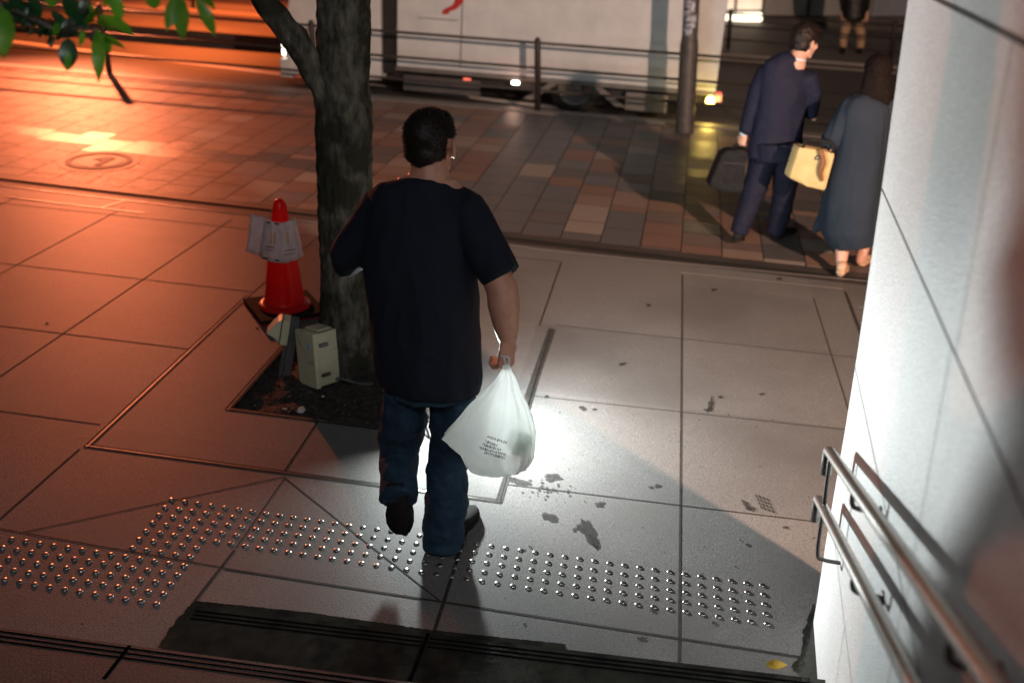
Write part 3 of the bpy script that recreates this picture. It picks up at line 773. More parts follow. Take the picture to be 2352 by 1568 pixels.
# ================================================================== pole
pb = G(.12, 11.07)
pole = thing('pole', pb, 'tall grey pole with tattered stickers at the kerb beside the truck tail', 'pole')
top = yp(1592,-60,11.07); r0 = 19*kpx(pb)
d = (top-pb).normalized(); bm = bmesh.new()
tube(bm, [pb+V((0,0,-.05)), pb+V((0,0,.02)), pb+d*.9, pb+d*1.0, pb+d*4.6], [r0*1.15, r0*1.1, r0*1.08, r0*.92, r0*.9], n=24, endround=False)
bmo('shaft', bm, polem, pole, True)
def patch(a0, a1, z0, z1, rr_):
    bm = bmesh.new(); n = 6; rw = []
    for z in (z0, z1):
        c0 = pb+d*z
        rw.append([bm.verts.new(c0+V((cos(a0+(a1-a0)*i/n), sin(a0+(a1-a0)*i/n), 0))*rr_+V((0,0,.006*sin(i*2+z*40)))) for i in range(n+1)])
    for i in range(n): bm.faces.new((rw[0][i], rw[0][i+1], rw[1][i+1], rw[1][i]))
    bmo('sticker', bm, stickm, pole)
for a0, a1, z0, z1 in ((3.9,4.9,1.02,1.14),(3.7,4.6,1.16,1.27),(4.7,5.5,1.10,1.22),(3.8,4.5,1.30,1.40),(4.4,5.2,1.26,1.36),(4.1,5.0,1.43,1.5)): patch(a0, a1, z0, z1, r0*.925)

# ================================================================== truck
TX = -1.6
tr0 = V((TX, 12.0, gz(TX, 12.0)-.12))
truck = thing('box_truck', tr0, 'white box truck driving left along the road behind the railing', 'truck')
TM = Matrix.Translation(tr0) @ Matrix.Rotation(atan2(-KX,1), 4, 'Y')
def tbox(name, a, m, bev=.01, parent=truck):
    bm = bmesh.new(); box(bm, *a, TM); return bmo(name, bm, m, parent, bevel=bev)
tbox('cargo_box', (-1.78,2.04,0,1.9,.40,2.55), truckw, .02)
tbox('bottom_rail', (-1.79,2.05,-.012,.05,.355,.398), truckg, .004)
for x in (-1.0,): tbox('panel_seam', (x,x+.012,-.004,-.001,.45,2.5), truckp, 0)
tbox('chassis', (-3.1,1.95,.25,1.65,.20,.35), truckd, .01)
tbox('side_skirt', (-1.7,-.75,.03,.06,.12,.30), truckp, .004)
tbox('tool_case', (1.0,1.5,.05,.30,.10,.31), truckg, .01)
bm = bmesh.new()
prism(bm, [TM @ V(p) for p in ((-3.15,.02,.18),(-3.22,.02,.60),(-3.12,.02,1.05),(-2.86,.02,1.95),(-2.0,.02,2.0),(-1.98,.02,.22),(-2.28,.02,.20),(-2.36,.02,.42),(-2.55,.02,.52),(-2.76,.02,.42),(-2.84,.02,.20))], TM.to_3x3() @ V((0,1.75,0)))
bmo('cab', bm, truckw, truck, bevel=.012)
bm = bmesh.new(); prism(bm, [TM @ V(p) for p in ((-3.0,.012,1.12),(-2.80,.012,1.75),(-2.2,.012,1.78),(-2.2,.012,1.12))], TM.to_3x3() @ V((0,.006,0))); bmo('window', bm, glassd, truck)
bm = bmesh.new(); prism(bm, [TM @ V(p) for p in ((-3.155,.1,1.06),(-2.885,.1,1.9),(-2.885,1.7,1.9),(-3.155,1.7,1.06))], TM.to_3x3() @ V((-.012,0,.004))); bmo('windscreen', bm, glassd, truck)
tbox('cab_gap', (-1.975,-1.80,.08,1.7,.30,1.9), truckd, .01)
tbox('headlight', (-3.235,-3.16,.03,.3,.42,.56), e_white, .01)
tbox('bumper', (-3.26,-3.10,.0,1.78,.16,.38), truckw, .02)
for x in (-2.56, .40):
    wt = bmesh.new(); c0 = TM @ V((x, .12, .31))
    prof = [(.20,-.09),(.29,-.09),(.31,-.06),(.31,.06),(.29,.09),(.20,.09)]
    rings = [[TM @ V((x+r*cos(2*pi*i/32), .12+y_, .31+r*sin(2*pi*i/32))) for i in range(32)] for r, y_ in prof]
    loft(wt, rings); w_ = bmo('wheel', wt, truckd, truck, True)
    wt = bmesh.new(); rings = [[TM @ V((x+r*cos(2*pi*i/32), .12+y_, .31+r*sin(2*pi*i/32))) for i in range(32)] for r, y_ in ((.205,-.092),(.19,-.10),(.16,-.07),(.09,-.06),(.07,-.10),(.0005,-.10))]
    loft(wt, rings); bmo('rim', wt, truckg, w_, True)
for s in (-1, 1):
    bm = bmesh.new(); prism(bm, [TM @ V(p) for p in ((.40+s*.20,-.005,.352),(.40+s*.31,-.005,.352),(.40+s*.62,-.005,.14),(.40+s*.50,-.005,.14))], TM.to_3x3() @ V((0,.02,0))); bmo('mudguard_stay', bm, truckg, truck)
tbox('side_marker_lamp', (-.36,-.27,-.03,0,.305,.345), e_white, .006)
tbox('side_reflector', (-.95,-.86,-.02,0,.305,.33), e_red, .004)
bm = bmesh.new(); ball(bm, TM @ V((1.99,-.02,.30)), (.052,.04,.058)); bmo('turn_lamp', bm, e_amber, truck, True)
tbox('tail_lamp', (2.03,2.12,.02,.25,.29,.37), e_red, .006)
bm = bmesh.new()
def onbox(px, py): 
    n_ = TM.to_3x3() @ V((0,-1,0)); P = TM @ V((0,-.006,0)); r = ray(px, py); return C+r*((P-C).dot(n_)/r.dot(n_))
prism(bm, [onbox(*p) for p in ((1024,-30),(1052,-30),(1066,4),(1048,22),(1020,30),(1016,24),(1040,12),(1046,0))], (0,-.003,0))
prism(bm, [onbox(*p) for p in ((1018,24),(1034,24),(1030,33),(1014,33))], (0,-.004,0))
bmo('red_marking', bm, redlet, truck)
bm = bmesh.new(); prism(bm, [onbox(*p) for p in ((960,40),(1052,47),(1052,49),(960,42))], (0,-.003,0)); bmo('fine_print', bm, truckg, truck)
lamp('truck_turn_lamp_light', 'POINT', TM @ V((1.99,-.26,.26)), 7, (1,.66,.12), .05)
lamp('truck_marker_lamp_light', 'POINT', TM @ V((-.31,-.1,.27)), 1.5, (1,.5,.35), .04)

# ================================================================== far side
bd = thing('shop_building', G(0, 22), 'low grey shop front with a glowing window across the road', 'building')
g0 = gz(2, 22)
bm = bmesh.new(); box(bm, -24, 14, 22, 26, -1.5, 7); bmo('wall', bm, facade, bd)
bm = bmesh.new(); a = yp(1628,34,22); b = yp(1748,26,22); box(bm, a.x, b.x, 21.93, 21.99, b.z+.04, 2.6); bmo('shop_window', bm, e_shop, bd)
bm = bmesh.new(); box(bm, a.x, b.x, 21.55, 21.9, a.z-.09, a.z+.05); bmo('lit_sill', bm, e_shop2, bd, bevel=.02)
for x, w in ((a.x-.15,.12),(b.x,.05),(a.x+.5,.05)):
    bm = bmesh.new(); box(bm, x, x+w, 21.86, 21.925, g0-.2, 2.9); bmo('window_frame', bm, fencem, bd)
for px_, w, m in ((2000,.9,facadeb),(1850,.08,darkw),(2085,.1,darkw)):
    x = yp(px_,30,22).x; bm = bmesh.new(); box(bm, x, x+w, 21.90, 21.985, g0-.3, 3.2); bmo('panel', bm, m, bd)
bm = bmesh.new(); box(bm, -24, 14, 21.6, 21.98, -1.0, g0+.12); bmo('plinth', bm, darkw, bd)

# ================================================================== FIGURES
def vnorm(v): return V(v).normalized()
def head(parent, c, fw, upv, k=1.0, skin=None, ears=True, neck=None, nr=.06, extra=None, voxel=.006, name='head'):
    """c centre of the skull, fw facing direction, upv up; returns frame. One surface with face, ears, neck."""
    f = vnorm(fw); u = V(upv); u = (u-f*u.dot(f)).normalized(); s = f.cross(u)      # s = the figure's right
    R = Matrix((s, f, u)).transposed()
    def P(x, y, z): return c+(s*x+f*y+u*z)*k
    bm = bmesh.new()
    ball(bm, P(0,-.012,.022), (.077*k,.096*k,.092*k), R, 24)
    ball(bm, P(0,.022,-.028), (.062*k,.068*k,.082*k), R, 24)
    ball(bm, P(0,.048,-.082), (.036*k,.034*k,.028*k), R)
    tube(bm, [P(-.052,-.005,-.055), P(-.036,.04,-.084), P(0,.062,-.092), P(.036,.04,-.084), P(.052,-.005,-.055)], [.02*k,.018*k,.02*k,.018*k,.02*k])
    tube(bm, [P(0,.086,.012), P(0,.103,-.022), P(0,.098,-.034)], [.010*k,.015*k,.012*k], n=10)
    tube(bm, [P(-.04,.074,.022), P(0,.088,.026), P(.04,.074,.022)], [.010*k,.011*k,.010*k], n=10)
    tube(bm, [P(-.022,.078,-.060), P(0,.088,-.058), P(.022,.078,-.060)], [.006*k,.009*k,.006*k], n=10)
    ball(bm, P(-.046,.058,-.02), (.022*k,.022*k,.02*k), R); ball(bm, P(.046,.058,-.02), (.022*k,.022*k,.02*k), R)
    if ears:
        for e in (-1, 1):
            ball(bm, P(e*.088,-.006,-.014), (.010*k,.022*k,.036*k), R @ Matrix.Rotation(e*.5, 3, 'Z')); ball(bm, P(e*.078,.008,-.034), (.009*k,.011*k,.014*k), R)
    if neck is not None: tube(bm, neck[0], neck[1], side=s)
    if extra: extra(bm)
    o = organic(name, bm, skin, parent, voxel, 2)
    for e in (-1, 1):
        bm = bmesh.new(); ball(bm, P(e*.031,.077,.004), .0115*k, None, 12); bmo('eye', bm, whitel, o, True)
    return o, P, R, s, f, u
def haircap(parent, P, R, k, m, ball_specs, cuts, hair_n=0, hl=.012, name='hair', seedv=1, amp=.004):
    bm = bmesh.new()
    for c, r in ball_specs: ball(bm, P(*c), tuple(x*k for x in r), R, 28)
    o = organic(name, bm, m, parent, .006, 2)
    top = parent; off = V((0,0,0))
    while top is not None: off += V(top.location); top = top.parent
    b2 = bmesh.new(); b2.from_mesh(o.data)
    kill = []
    for f in b2.faces:
        w = f.calc_center_median()+off-P(0,0,0)
        x, y, z = (w.dot(R.col[0])/k, w.dot(R.col[1])/k, w.dot(R.col[2])/k)
        if cuts(x, y, z): kill.append(f)
    bmesh.ops.delete(b2, geom=kill, context='FACES')
    for v in b2.verts: v.co += v.normal*amp*k*(noise.noise(v.co*38)+.6*noise.noise(v.co*90))
    fs = list(b2.faces); rh = random.Random(seedv)
    if hair_n and fs:
        for i in range(hair_n):
            fc = rh.choice(fs); c0 = fc.calc_center_median()+V((rh.gauss(0,.003), rh.gauss(0,.003), rh.gauss(0,.003))); nn = fc.normal
            dn = (nn*.8+V((rh.gauss(0,.5), rh.gauss(0,.5), rh.gauss(-.25,.5)))).normalized(); L = hl*rh.uniform(.5,1.3)
            s2 = dn.cross(nn if abs(dn.dot(nn)) < .95 else V((1,0,0))).normalized()*.0011
            try: b2.faces.new([b2.verts.new(c0-nn*.003-s2), b2.verts.new(c0-nn*.003+s2), b2.verts.new(c0+dn*L)])
            except ValueError: pass
    b2.to_mesh(o.data); b2.free()
    return o
def hand(bm, wrist, dirv, palmn, k=1.0, curl=1.2, grip=False, thumb=1):
    """palm, four bent fingers and a thumb; dirv = from wrist to knuckles, palmn = the way the palm faces"""
    d = vnorm(dirv); n = V(palmn); n = (n-d*n.dot(d)).normalized(); s = d.cross(n)*thumb
    tube(bm, [wrist-d*.02, wrist+d*.03*k, wrist+d*.085*k], [(.027*k,.019*k),(.036*k,.017*k),(.042*k,.016*k)], side=s, n=16)
    for i, (o, L, r) in enumerate(((.030,.92,.0088),(.010,1.0,.0092),(-.010,.95,.0088),(-.029,.76,.0078))):
        p = wrist+d*.088*k+s*o*k; a = 0; pts = [p-d*.02]; rad = [r*k*1.1]
        cur = p
        pts.append(cur); rad.append(r*k)
        for seg, ln in enumerate((.040, .026, .021)):
            a += curl*(.85 if seg == 0 else .75)*(1+.06*i)
            cur = cur+(d*cos(a)+n*sin(a))*ln*L*k; pts.append(cur); rad.append(r*k*(.96-.1*seg))
        tube(bm, pts, rad, n=10)
    b0 = wrist+d*.025*k+s*.026*k
    pts = [b0, b0+(s*.75+d*.5+n*.35).normalized()*.034*k, b0+(s*.75+d*.5+n*.35).normalized()*.034*k+(d*.8+n*.55+s*.1).normalized()*.030*k]
    pts.append(pts[-1]+(d*.6+n*.75-s*.35).normalized()*.024*k)
    tube(bm, pts, [.014*k,.0115*k,.0105*k,.009*k], n=10)

# ---------------------------------------------------------------- the man in the foreground
mf = gp(1015,1262)
man = thing('person', mf, 'broad man seen from behind in black t-shirt and jeans walking away', 'person')
SV = V((.985,.17,0)).normalized(); FV = V((-.17,.985,0)).normalized()
hc = yp(990,329,3.43)
fdir = V((.20,.98,-.14))
def ext(bm):
    K_ = kpx(yp(1150,700,3.3))
    # right arm hanging, the forearm a little forward
    sh = yp(1092,520,3.34); el = yp(1153,665,3.25); wr = yp(1166,778,3.19)
    tube(bm, [sh, sh.lerp(el,.5), el, el.lerp(wr,.3), el.lerp(wr,.75), wr], [.045,.052,.057,.058,.046,.034], n=18)
    hd = (yp(1162,835,3.17)-wr).normalized()
    hand(bm, wr, hd, V((-.85,.5,0)), 1.1, 1.25, thumb=1)
    # left arm, forearm bent forward across the body
    sh = yp(858,490,3.36); el = yp(797,592,3.34)
    fo = el+V((.07,.22,-.015)); wr = fo+V((.035,.06,.0))
    tube(bm, [sh, sh.lerp(el,.5), el], [.062,.060,.052], n=18)
    tube(bm, [el, el.lerp(fo,.5), fo, wr], [.052,.047,.036,.030], n=18)
    hand(bm, wr, wr-fo, V((.3,-.2,-1)), 1.0, .7, thumb=-1)
    # upper chest, hidden in the shirt
    tube(bm, [yp(983,520,3.36), yp(983,430,3.37)], [(.17,.09),(.13,.07)], side=SV, n=20)
nk = [[yp(985,450,3.36), yp(986,418,3.375), yp(986,385,3.39), yp(987,350,3.41)], [(.11,.075),(.079,.068),(.070,.066),(.066,.064)]]
body, P, R, hs, hf, hu = head(man, hc, fdir, V((0,.12,1)), 1.03, skinm, True, nk, extra=ext, voxel=.0055, name='body')
def cut(x, y, z):
    if abs(x) > .066 and -.06 < z < .022 and y > -.04: return True
    if y > .055 and z < .065: return True
    if y > .015 and z < .0: return True
    if y > -.02 and z < -.035: return True
    return z < -.078+.03*abs(x)/.07
haircap(man, P, R, 1.03, hairm, [((0,-.014,.026),(.0845,.104,.092)), ((0,-.035,-.03),(.076,.073,.075)), ((0,.03,.06),(.066,.07,.055))], cut, 12000, .0055, amp=.0022)
# t-shirt
tor = [(884,113,3.258,.165),(872,117,3.26,.170),(840,121,3.268,.172),(800,125,3.28,.172),(700,131,3.30,.165),(620,132,3.315,.155),(560,130,3.33,.15),(500,130,3.345,.14),(465,124,3.355,.12),(447,112,3.36,.098),(432,86,3.365,.085),(423,62,3.37,.074)]
cxs = {884:990,872:991,840:986,800:982,700:975,620:964,560:965,500:971,465:977,447:981,432:983,423:984}
bm = bmesh.new(); pts = []; rr = []
for py, hw, yy, d in tor:
    p = yp(cxs[py], py, yy); pts.append(p); rr.append((hw*kpx(p), d))
tube(bm, pts, rr, side=SV, n=40, endround=False)
tube(bm, [yp(984,474,3.36), yp(1030,474,3.36), yp(1076,486,3.357)], [(.085,.09),(.082,.088),(.072,.084)], side=V((0,0,1)), n=28)
tube(bm, [yp(984,480,3.36), yp(930,478,3.36), yp(880,484,3.357)], [(.085,.09),(.080,.088),(.068,.08)], side=V((0,0,1)), n=28)
sh = yp(1070,490,3.355); el = yp(1152,634,3.27); dd = (el-sh).normalized()
tube(bm, [yp(1020,492,3.36), sh, sh.lerp(el,.45), el-dd*.02, el], [(.074,.088),(.084,.090),(.078,.084),(.073,.080),(.073,.080)], side=SV, n=28, endround=False)
sh = yp(872,486,3.355); el = yp(800,590,3.335); dd = (el-sh).normalized()
tube(bm, [yp(915,480,3.36), sh, sh.lerp(el,.5), el, el+dd*.022+V((.01,.02,-.004))], [(.068,.082),(.076,.084),(.072,.08),(.068,.078),(.066,.076)], side=SV, n=28, endround=False)
tee = organic('t_shirt', bm, shirtm, man, .007, 4, .019, (8, 8, 4), .001)
bm = bmesh.new(); p0 = yp(984,426,3.372); R0 = []
for k in range(40):
    a = 2*pi*k/40; R0.append(p0+SV*cos(a)*.079*1.09+FV*sin(a)*.076*1.06+V((0,0,-.012-.018*max(0,sin(a)))))
R0.append(R0[0]); tube(bm, R0, [.0055]*41, n=8, endround=False); bmo('collar', bm, shirtm, man, True)
# jeans
bm = bmesh.new()
def leg(pp, sd=SV):
    P_ = [yp(x, y, d) for x, y, _, d in pp]; tube(bm, P_, [(h*kpx(q), h*kpx(q)*1.08) for (x, y, h, d), q in zip(pp, P_)], side=sd, n=24, endround=False)
leg([(990,860,90,3.275),(990,890,94,3.275)])
leg([(934,885,48,3.28),(928,960,53,3.29),(918,1010,47,3.33),(914,1060,43,3.30),(914,1100,43,3.22),(916,1128,44,3.17),(914,1147,43,3.14)])
leg([(1040,885,50,3.28),(1040,960,53,3.285),(1036,1020,47,3.29),(1028,1080,46,3.28),(1025,1150,48,3.25),(1020,1205,47,3.235),(1017,1240,45,3.225),(1017,1256,43,3.22)])
jeans = organic('jeans', bm, jeansm, man, .007, 3, .018, (8, 8, 14), .002)
# shoes: the planted right one and the lifted left one with its sole to the camera
def shoe(heel, toe, upv, w=.045, m=shoem, ms=solem, name='shoe', ht=.075):
    f = (toe-heel).normalized(); L = (toe-heel).length; u = V(upv); u = (u-f*u.dot(f)).normalized(); s = f.cross(u)
    bm = bmesh.new(); rings = []
    for t, ww, hh in ((0,.55,.55),(.04,.78,.85),(.15,.86,.98),(.3,.84,.95),(.45,.88,.72),(.62,1.05,.52),(.8,1.03,.42),(.93,.75,.34),(1,.35,.22)):
        c0 = heel+f*L*t; H_ = ht*hh
        rings.append([c0+s*(w*ww*math.copysign(abs(cos(a))**.75, cos(a)))+u*(H_/2+H_/2*math.copysign(abs(sin(a))**.8, sin(a))+.014) for a in [2*pi*i/20 for i in range(20)]])
    loft(bm, rings); o = bmo(name, bm, m, man if name == 'shoe' and m is shoem and CURP is None else CURP, True)
    bm = bmesh.new(); a_ = []
    outl = [(0,.5),(.05,.8),(.15,.9),(.3,.84),(.45,.86),(.62,1.06),(.8,1.05),(.93,.8),(1.01,.4)]
    pts = [heel+f*L*t+s*w*q for t, q in outl]+[heel+f*L*t-s*w*q for t, q in outl[::-1]]
    prism(bm, pts, u*.016); bmo('sole', bm, ms, o, True)
    return o
CURP = None
hl = gp(1012,1262,.004); tl = gp(1078,1186,.004)
shoe(hl, hl+(tl-hl).normalized()*.30, (0,0,1), .048)
ah = yp(905,1150,3.155); at_ = yp(904,1222,3.115)
fd = (V((at_.x, at_.y, at_.z))-ah); fdn = V((-.02,.16,-.99)).normalized()
h0 = yp(906,1134,3.10)
shoe(h0+V((0,.02,.03)), h0+fdn*.255+V((0,.02,.03)), V((0,1,.12)), .050, ht=.07)

# ---------------------------------------------------------------- carrier bag
hp = yp(1164,836,3.14)
bag = thing('carrier_bag', hp, 'full white translucent plastic carrier bag hanging from the walking man\'s hand', 'bag')
prof = [(838,1163,8,.010),(852,1163,12,.014),(872,1161,24,.026),(900,1154,42,.045),(930,1146,66,.062),(960,1139,84,.078),(985,1131,98,.09),(1004,1123,106,.094),(1018,1132,97,.095),(1032,1141,86,.094),(1050,1144,81,.09),(1068,1143,72,.08),(1077,1130,46,.055)]
_old = [(838,1163,8,.010),(852,1164,14,.016),(872,1165,28,.03),(900,1158,50,.05),(930,1148,72,.068),(960,1139,88,.082),(985,1131,99,.09),(1005,1124,106,.094),(1022,1129,100,.095),(1040,1138,88,.093),(1058,1145,76,.086),(1070,1146,66,.07),(1077,1146,46,.05)]
bm = bmesh.new(); NR = 96; rings = []
PP = []
for i in range(len(prof)-1):
    for k in range(5):
        t = k/5; PP.append([prof[i][q]*(1-t)+prof[i+1][q]*t for q in range(4)])
PP.append(list(prof[-1]))
for py, cx, hw, d in PP:
    c0 = yp(cx, py, 3.14-.09*(py-838)/240); k = kpx(c0); u = (py-838)/240; ring = []
    for j in range(NR):
        a = 2*pi*j/NR
        w = 1+(.16*(1-u)+.035)*(1-2*abs(sin(5.5*a+1.3*sin(a*2+1))))+.05*noise.noise(V((cos(a)*2.2, sin(a)*2.2, u*3)))+.022*noise.noise(V((cos(a)*7, sin(a)*7, u*5)))-.10*(abs(noise.noise(V((cos(a)*3.4+5, sin(a)*3.4, u*4.6))))**.55)+.055
        x = cos(a); y = sin(a)
        xx = x*hw*k*(1+(w-1)*.35); yy = y*d*w
        ring.append(c0+SV*xx+FV*yy)
    rings.append(ring)
loft(bm, rings)
film = bmo('film', bm, bagm, bag, True)
for v in film.data.vertices: pass
bm = bmesh.new()
for sgn in (-1, 1): tube(bm, smooth_path([hp+V((sgn*.006,0,-.005)), hp+V((sgn*.008,.0,.012)), hp+V((-.004+sgn*.008,.004,.024)), hp+V((-.02,.004,.03))], 4), [.0045]*13, n=8)
bmo('handle', bm, bagm, bag, True)
# printed lines of small characters on the side facing the camera
off = V(bag.location); bv = BVHTree.FromPolygons([v.co+off for v in film.data.vertices], [tuple(p.vertices) for p in film.data.polygons])
bm = bmesh.new(); rp = random.Random(4)
def onbag(px, py):
    h = bv.ray_cast(C, ray(px, py).normalized()); return (h[0]+h[1]*(-.0012 if h[1].dot(ray(px,py)) > 0 else .0012)) if h[0] is not None else None
def quad_on(x0, y0, x1, y1, wv):
    dx, dy = x1-x0, y1-y0; L = sqrt(dx*dx+dy*dy) or 1; nx, ny = -dy/L*wv, dx/L*wv
    q = [onbag(x0-nx, y0-ny), onbag(x1-nx, y1-ny), onbag(x1+nx, y1+ny), onbag(x0+nx, y0+ny)]
    if all(p is not None for p in q): sheet(bm, q)
lines = [(1119,1002,1165,1017,9,1.0),(1113,1012,1143,1023,7,1),(1108,1020,1150,1033,12,1),(1100,1027,1163,1045,15,1),(1112,1038,1160,1052,12,1)]
for x0, y0, x1, y1, n, s_ in lines:
    ax, ay = x1-x0, y1-y0; L = sqrt(ax*ax+ay*ay); ux, uy = ax/L, ay/L; vx, vy = -uy, ux
    cw = L/n
    for i in range(n):
        cx, cy = x0+ax*(i+.5)/n, y0+ay*(i+.5)/n; hh = 3.1; w2 = cw*.38
        for st in range(rp.choice((3,4,4))):
            if rp.random() < .55:
                o = rp.uniform(-1,1)*hh*.8; a0, a1 = -w2, w2
                quad_on(cx+ux*a0+vx*o, cy+uy*a0+vy*o, cx+ux*a1+vx*o, cy+uy*a1+vy*o, .5)
            else:
                o = rp.uniform(-1,1)*w2; quad_on(cx+ux*o-vx*hh, cy+uy*o-vy*hh, cx+ux*o+vx*hh, cy+uy*o+vy*hh, .5)
bmo('printed_text', bm, inkm, bag)
def item(name, px, py, r, m, label, cat, dy=3.085):
    bm = bmesh.new(); c0 = yp(px, py, dy); bmesh.ops.create_cube(bm, size=1, matrix=Matrix.Translation(c0) @ Matrix.Rotation(.5,4,'Y') @ Matrix.Rotation(.4,4,'Z') @ Matrix.Diagonal((*[2*q for q in r],1)))
    tag(bmo(name, bm, m, None, True, bevel=min(r)*.45), label, cat)
item('snack_packet', 1190, 1012, (.036,.03,.034), mat('green_wrap', (.10,.42,.22), .4, n1=20, col2=(.16,.5,.3)), 'green wrapped packet showing through the white carrier bag', 'packet')
item('drink_carton', 1188, 1052, (.024,.022,.030), mat('orange_wrap', (.65,.22,.06), .4, n1=20, col2=(.5,.15,.04)), 'orange brown carton at the bottom of the carrier bag', 'carton')
item('food_tray', 1110, 1060, (.062,.05,.016), mat('dark_tray', (.06,.055,.05), .5, n1=20, col2=(.09,.08,.07)), 'dark flat tray lying in the bottom of the carrier bag', 'tray')

# ---------------------------------------------------------------- man in the suit
sy = 7.42
def Q(x, y, d=0): return yp(x, y, sy+d)
KS = kpx(Q(1780,300))
suit = thing('person', gp(1740,560), 'man in navy suit walking away with a black briefcase', 'person')
hd_ = (Q(1845,70)-Q(1835,130)).normalized()
def ext2(bm):
    # hands
    wr = Q(1709,306); hand(bm, wr, Q(1703,330)-wr, V((.6,.7,0)), .95, 1.3, thumb=-1)
    tube(bm, [Q(1740,200), Q(1722,270), wr], [.035,.03,.025])
    wr2 = Q(1868,270,.12); hand(bm, wr2, V((.1,.6,.1)), V((-.5,0,-.8)), .95, .8, thumb=1)
    tube(bm, [Q(1868,215), wr2], [.035,.026])
    tube(bm, [Q(1784,340), Q(1795,250), Q(1802,180), Q(1826,140)], [.10,.10,.10,.06]); tube(bm, [Q(1745,200), Q(1800,185), Q(1866,215)], [.03,.05,.03])
    for kx, ky, d2 in ((1690,555,-.06),(1779,530,.2)): tube(bm, [Q(1785+(kx-1730)*.4,330,0), Q(1785+(kx-1735)*.7,420,d2*.3), Q(kx+8,ky-50,d2), Q(kx+4,ky-26,d2)], [.08,.06,.04,.034])
sb, P, R, hs, hf, hu = head(suit, Q(1848,97,.05), V((.80,.60,-.18)), V((.1,.05,1)), 1.02, skinm2, True,
    [[Q(1826,150), Q(1834,125,.02), Q(1843,108,.04)], [.075,.058,.055]], extra=ext2, voxel=.008, name='body')
def cut2(x, y, z):
    if y > .06 and z < .04: return True
    if y > .015 and z < .0: return True
    return z < -.06 or (y > -.02 and z < -.02)
haircap(suit, P, R, 1.02, hairm, [((0,-.010,.036),(.088,.108,.100)), ((0,-.035,-.02),(.078,.072,.07)), ((0,.045,.085),(.06,.055,.04))], cut2, 2500, .012, amp=.004)
bm = bmesh.new()
jk = [(352,1782,66,.13),(330,1781,64,.135),(290,1787,59,.125),(245,1795,57,.12),(205,1803,60,.12),(175,1808,62,.11),(155,1812,56,.09),(140,1822,36,.07),(132,1828,22,.06)]
P_ = [Q(x, y) for y, x, h, d in jk]; sdv = V((.97,.24,0)).normalized()
tube(bm, P_, [(h*KS, d) for _, _, h, d in jk], side=sdv, n=28, endround=False)
tube(bm, [Q(1762,168), Q(1741,205), Q(1728,250), Q(1712,300)], [.075,.066,.056,.047], n=18)
tube(bm, [Q(1858,180), Q(1866,215,.02), Q(1862,262,.08)], [.07,.062,.050], n=18)
organic('jacket', bm, suitm, suit, .010, 3, .016, (5,5,4), .002)
bm = bmesh.new()
def legs(L, sdv, bm):
    P_ = [Q(x, y, d) for x, y, h, d in L]; tube(bm, P_, [(h*KS, h*KS*1.1) for _, _, h, _ in L], side=sdv, n=20, endround=False)
legs([(1783,320,58,0),(1784,360,60,0)], sdv, bm)
legs([(1758,350,35,0),(1745,400,30,0),(1728,450,27,-.02),(1712,495,23,-.04),(1697,535,20,-.06)], sdv, bm)
legs([(1812,350,34,0),(1806,400,29,.04),(1800,450,27,.1),(1791,500,24,.16),(1782,532,22,.19)], sdv, bm)
organic('trousers', bm, trousm, suit, .010, 3, .012, (5,5,8), .001)
bm = bmesh.new(); R0 = []
for k in range(24):
    a = 2*pi*k/24; R0.append(Q(1829,135,.005)+sdv*cos(a)*.060+V((-.24,.97,0))*sin(a)*.060+V((0,0,-.010*cos(a))))
R0.append(R0[0]); tube(bm, R0, [.008]*25, n=8, endround=False); bmo('shirt_collar', bm, collarm, suit, True)
bm = bmesh.new(); tube(bm, [Q(1711,298), Q(1708,306)], [.032,.031], n=14); bmo('cuff', bm, collarm, suit, True)
CURP = suit
fp = gp(1692,568,.004); shoe(fp+V((.0,-.02,.055)), fp+V((.03,.20,.0)), (0,-.25,1), .042)
fp = gp(1778,546,.004); shoe(fp+V((-.01,-.02,0)), fp+V((.17,.19,0)), (0,0,1), .044)
# briefcase
hb = Q(1703,336)
bc = thing('briefcase', hb, 'soft black briefcase carried in the suited man\'s hand', 'briefcase')
bm = bmesh.new()
q = [Q(1658,356,-.05), Q(1672,346,-.05), Q(1712,344,-.05), Q(1716,352,-.05), Q(1708,438,-.05), Q(1700,446,-.05), Q(1636,434,-.05), Q(1630,424,-.05)]
prism(bm, q, V((-.03,.13,0))); bmo('case_body', bm, bagl, bc, bevel=.014)
bm = bmesh.new(); tube(bm, smooth_path([Q(1676,350,.01), Q(1688,334,.01), Q(1703,331,.01), Q(1712,348,.01)], 5), [.010]*16, n=8); bmo('handle', bm, bagl, bc, True)
bm = bmesh.new(); a = Q(1662,372,-.056); b = Q(1712,376,-.056); prism(bm, [a, b, b+V((0,0,-.012)), a+V((0,0,-.012))], (0,.006,0)); bmo('zip', bm, blackm, bc)

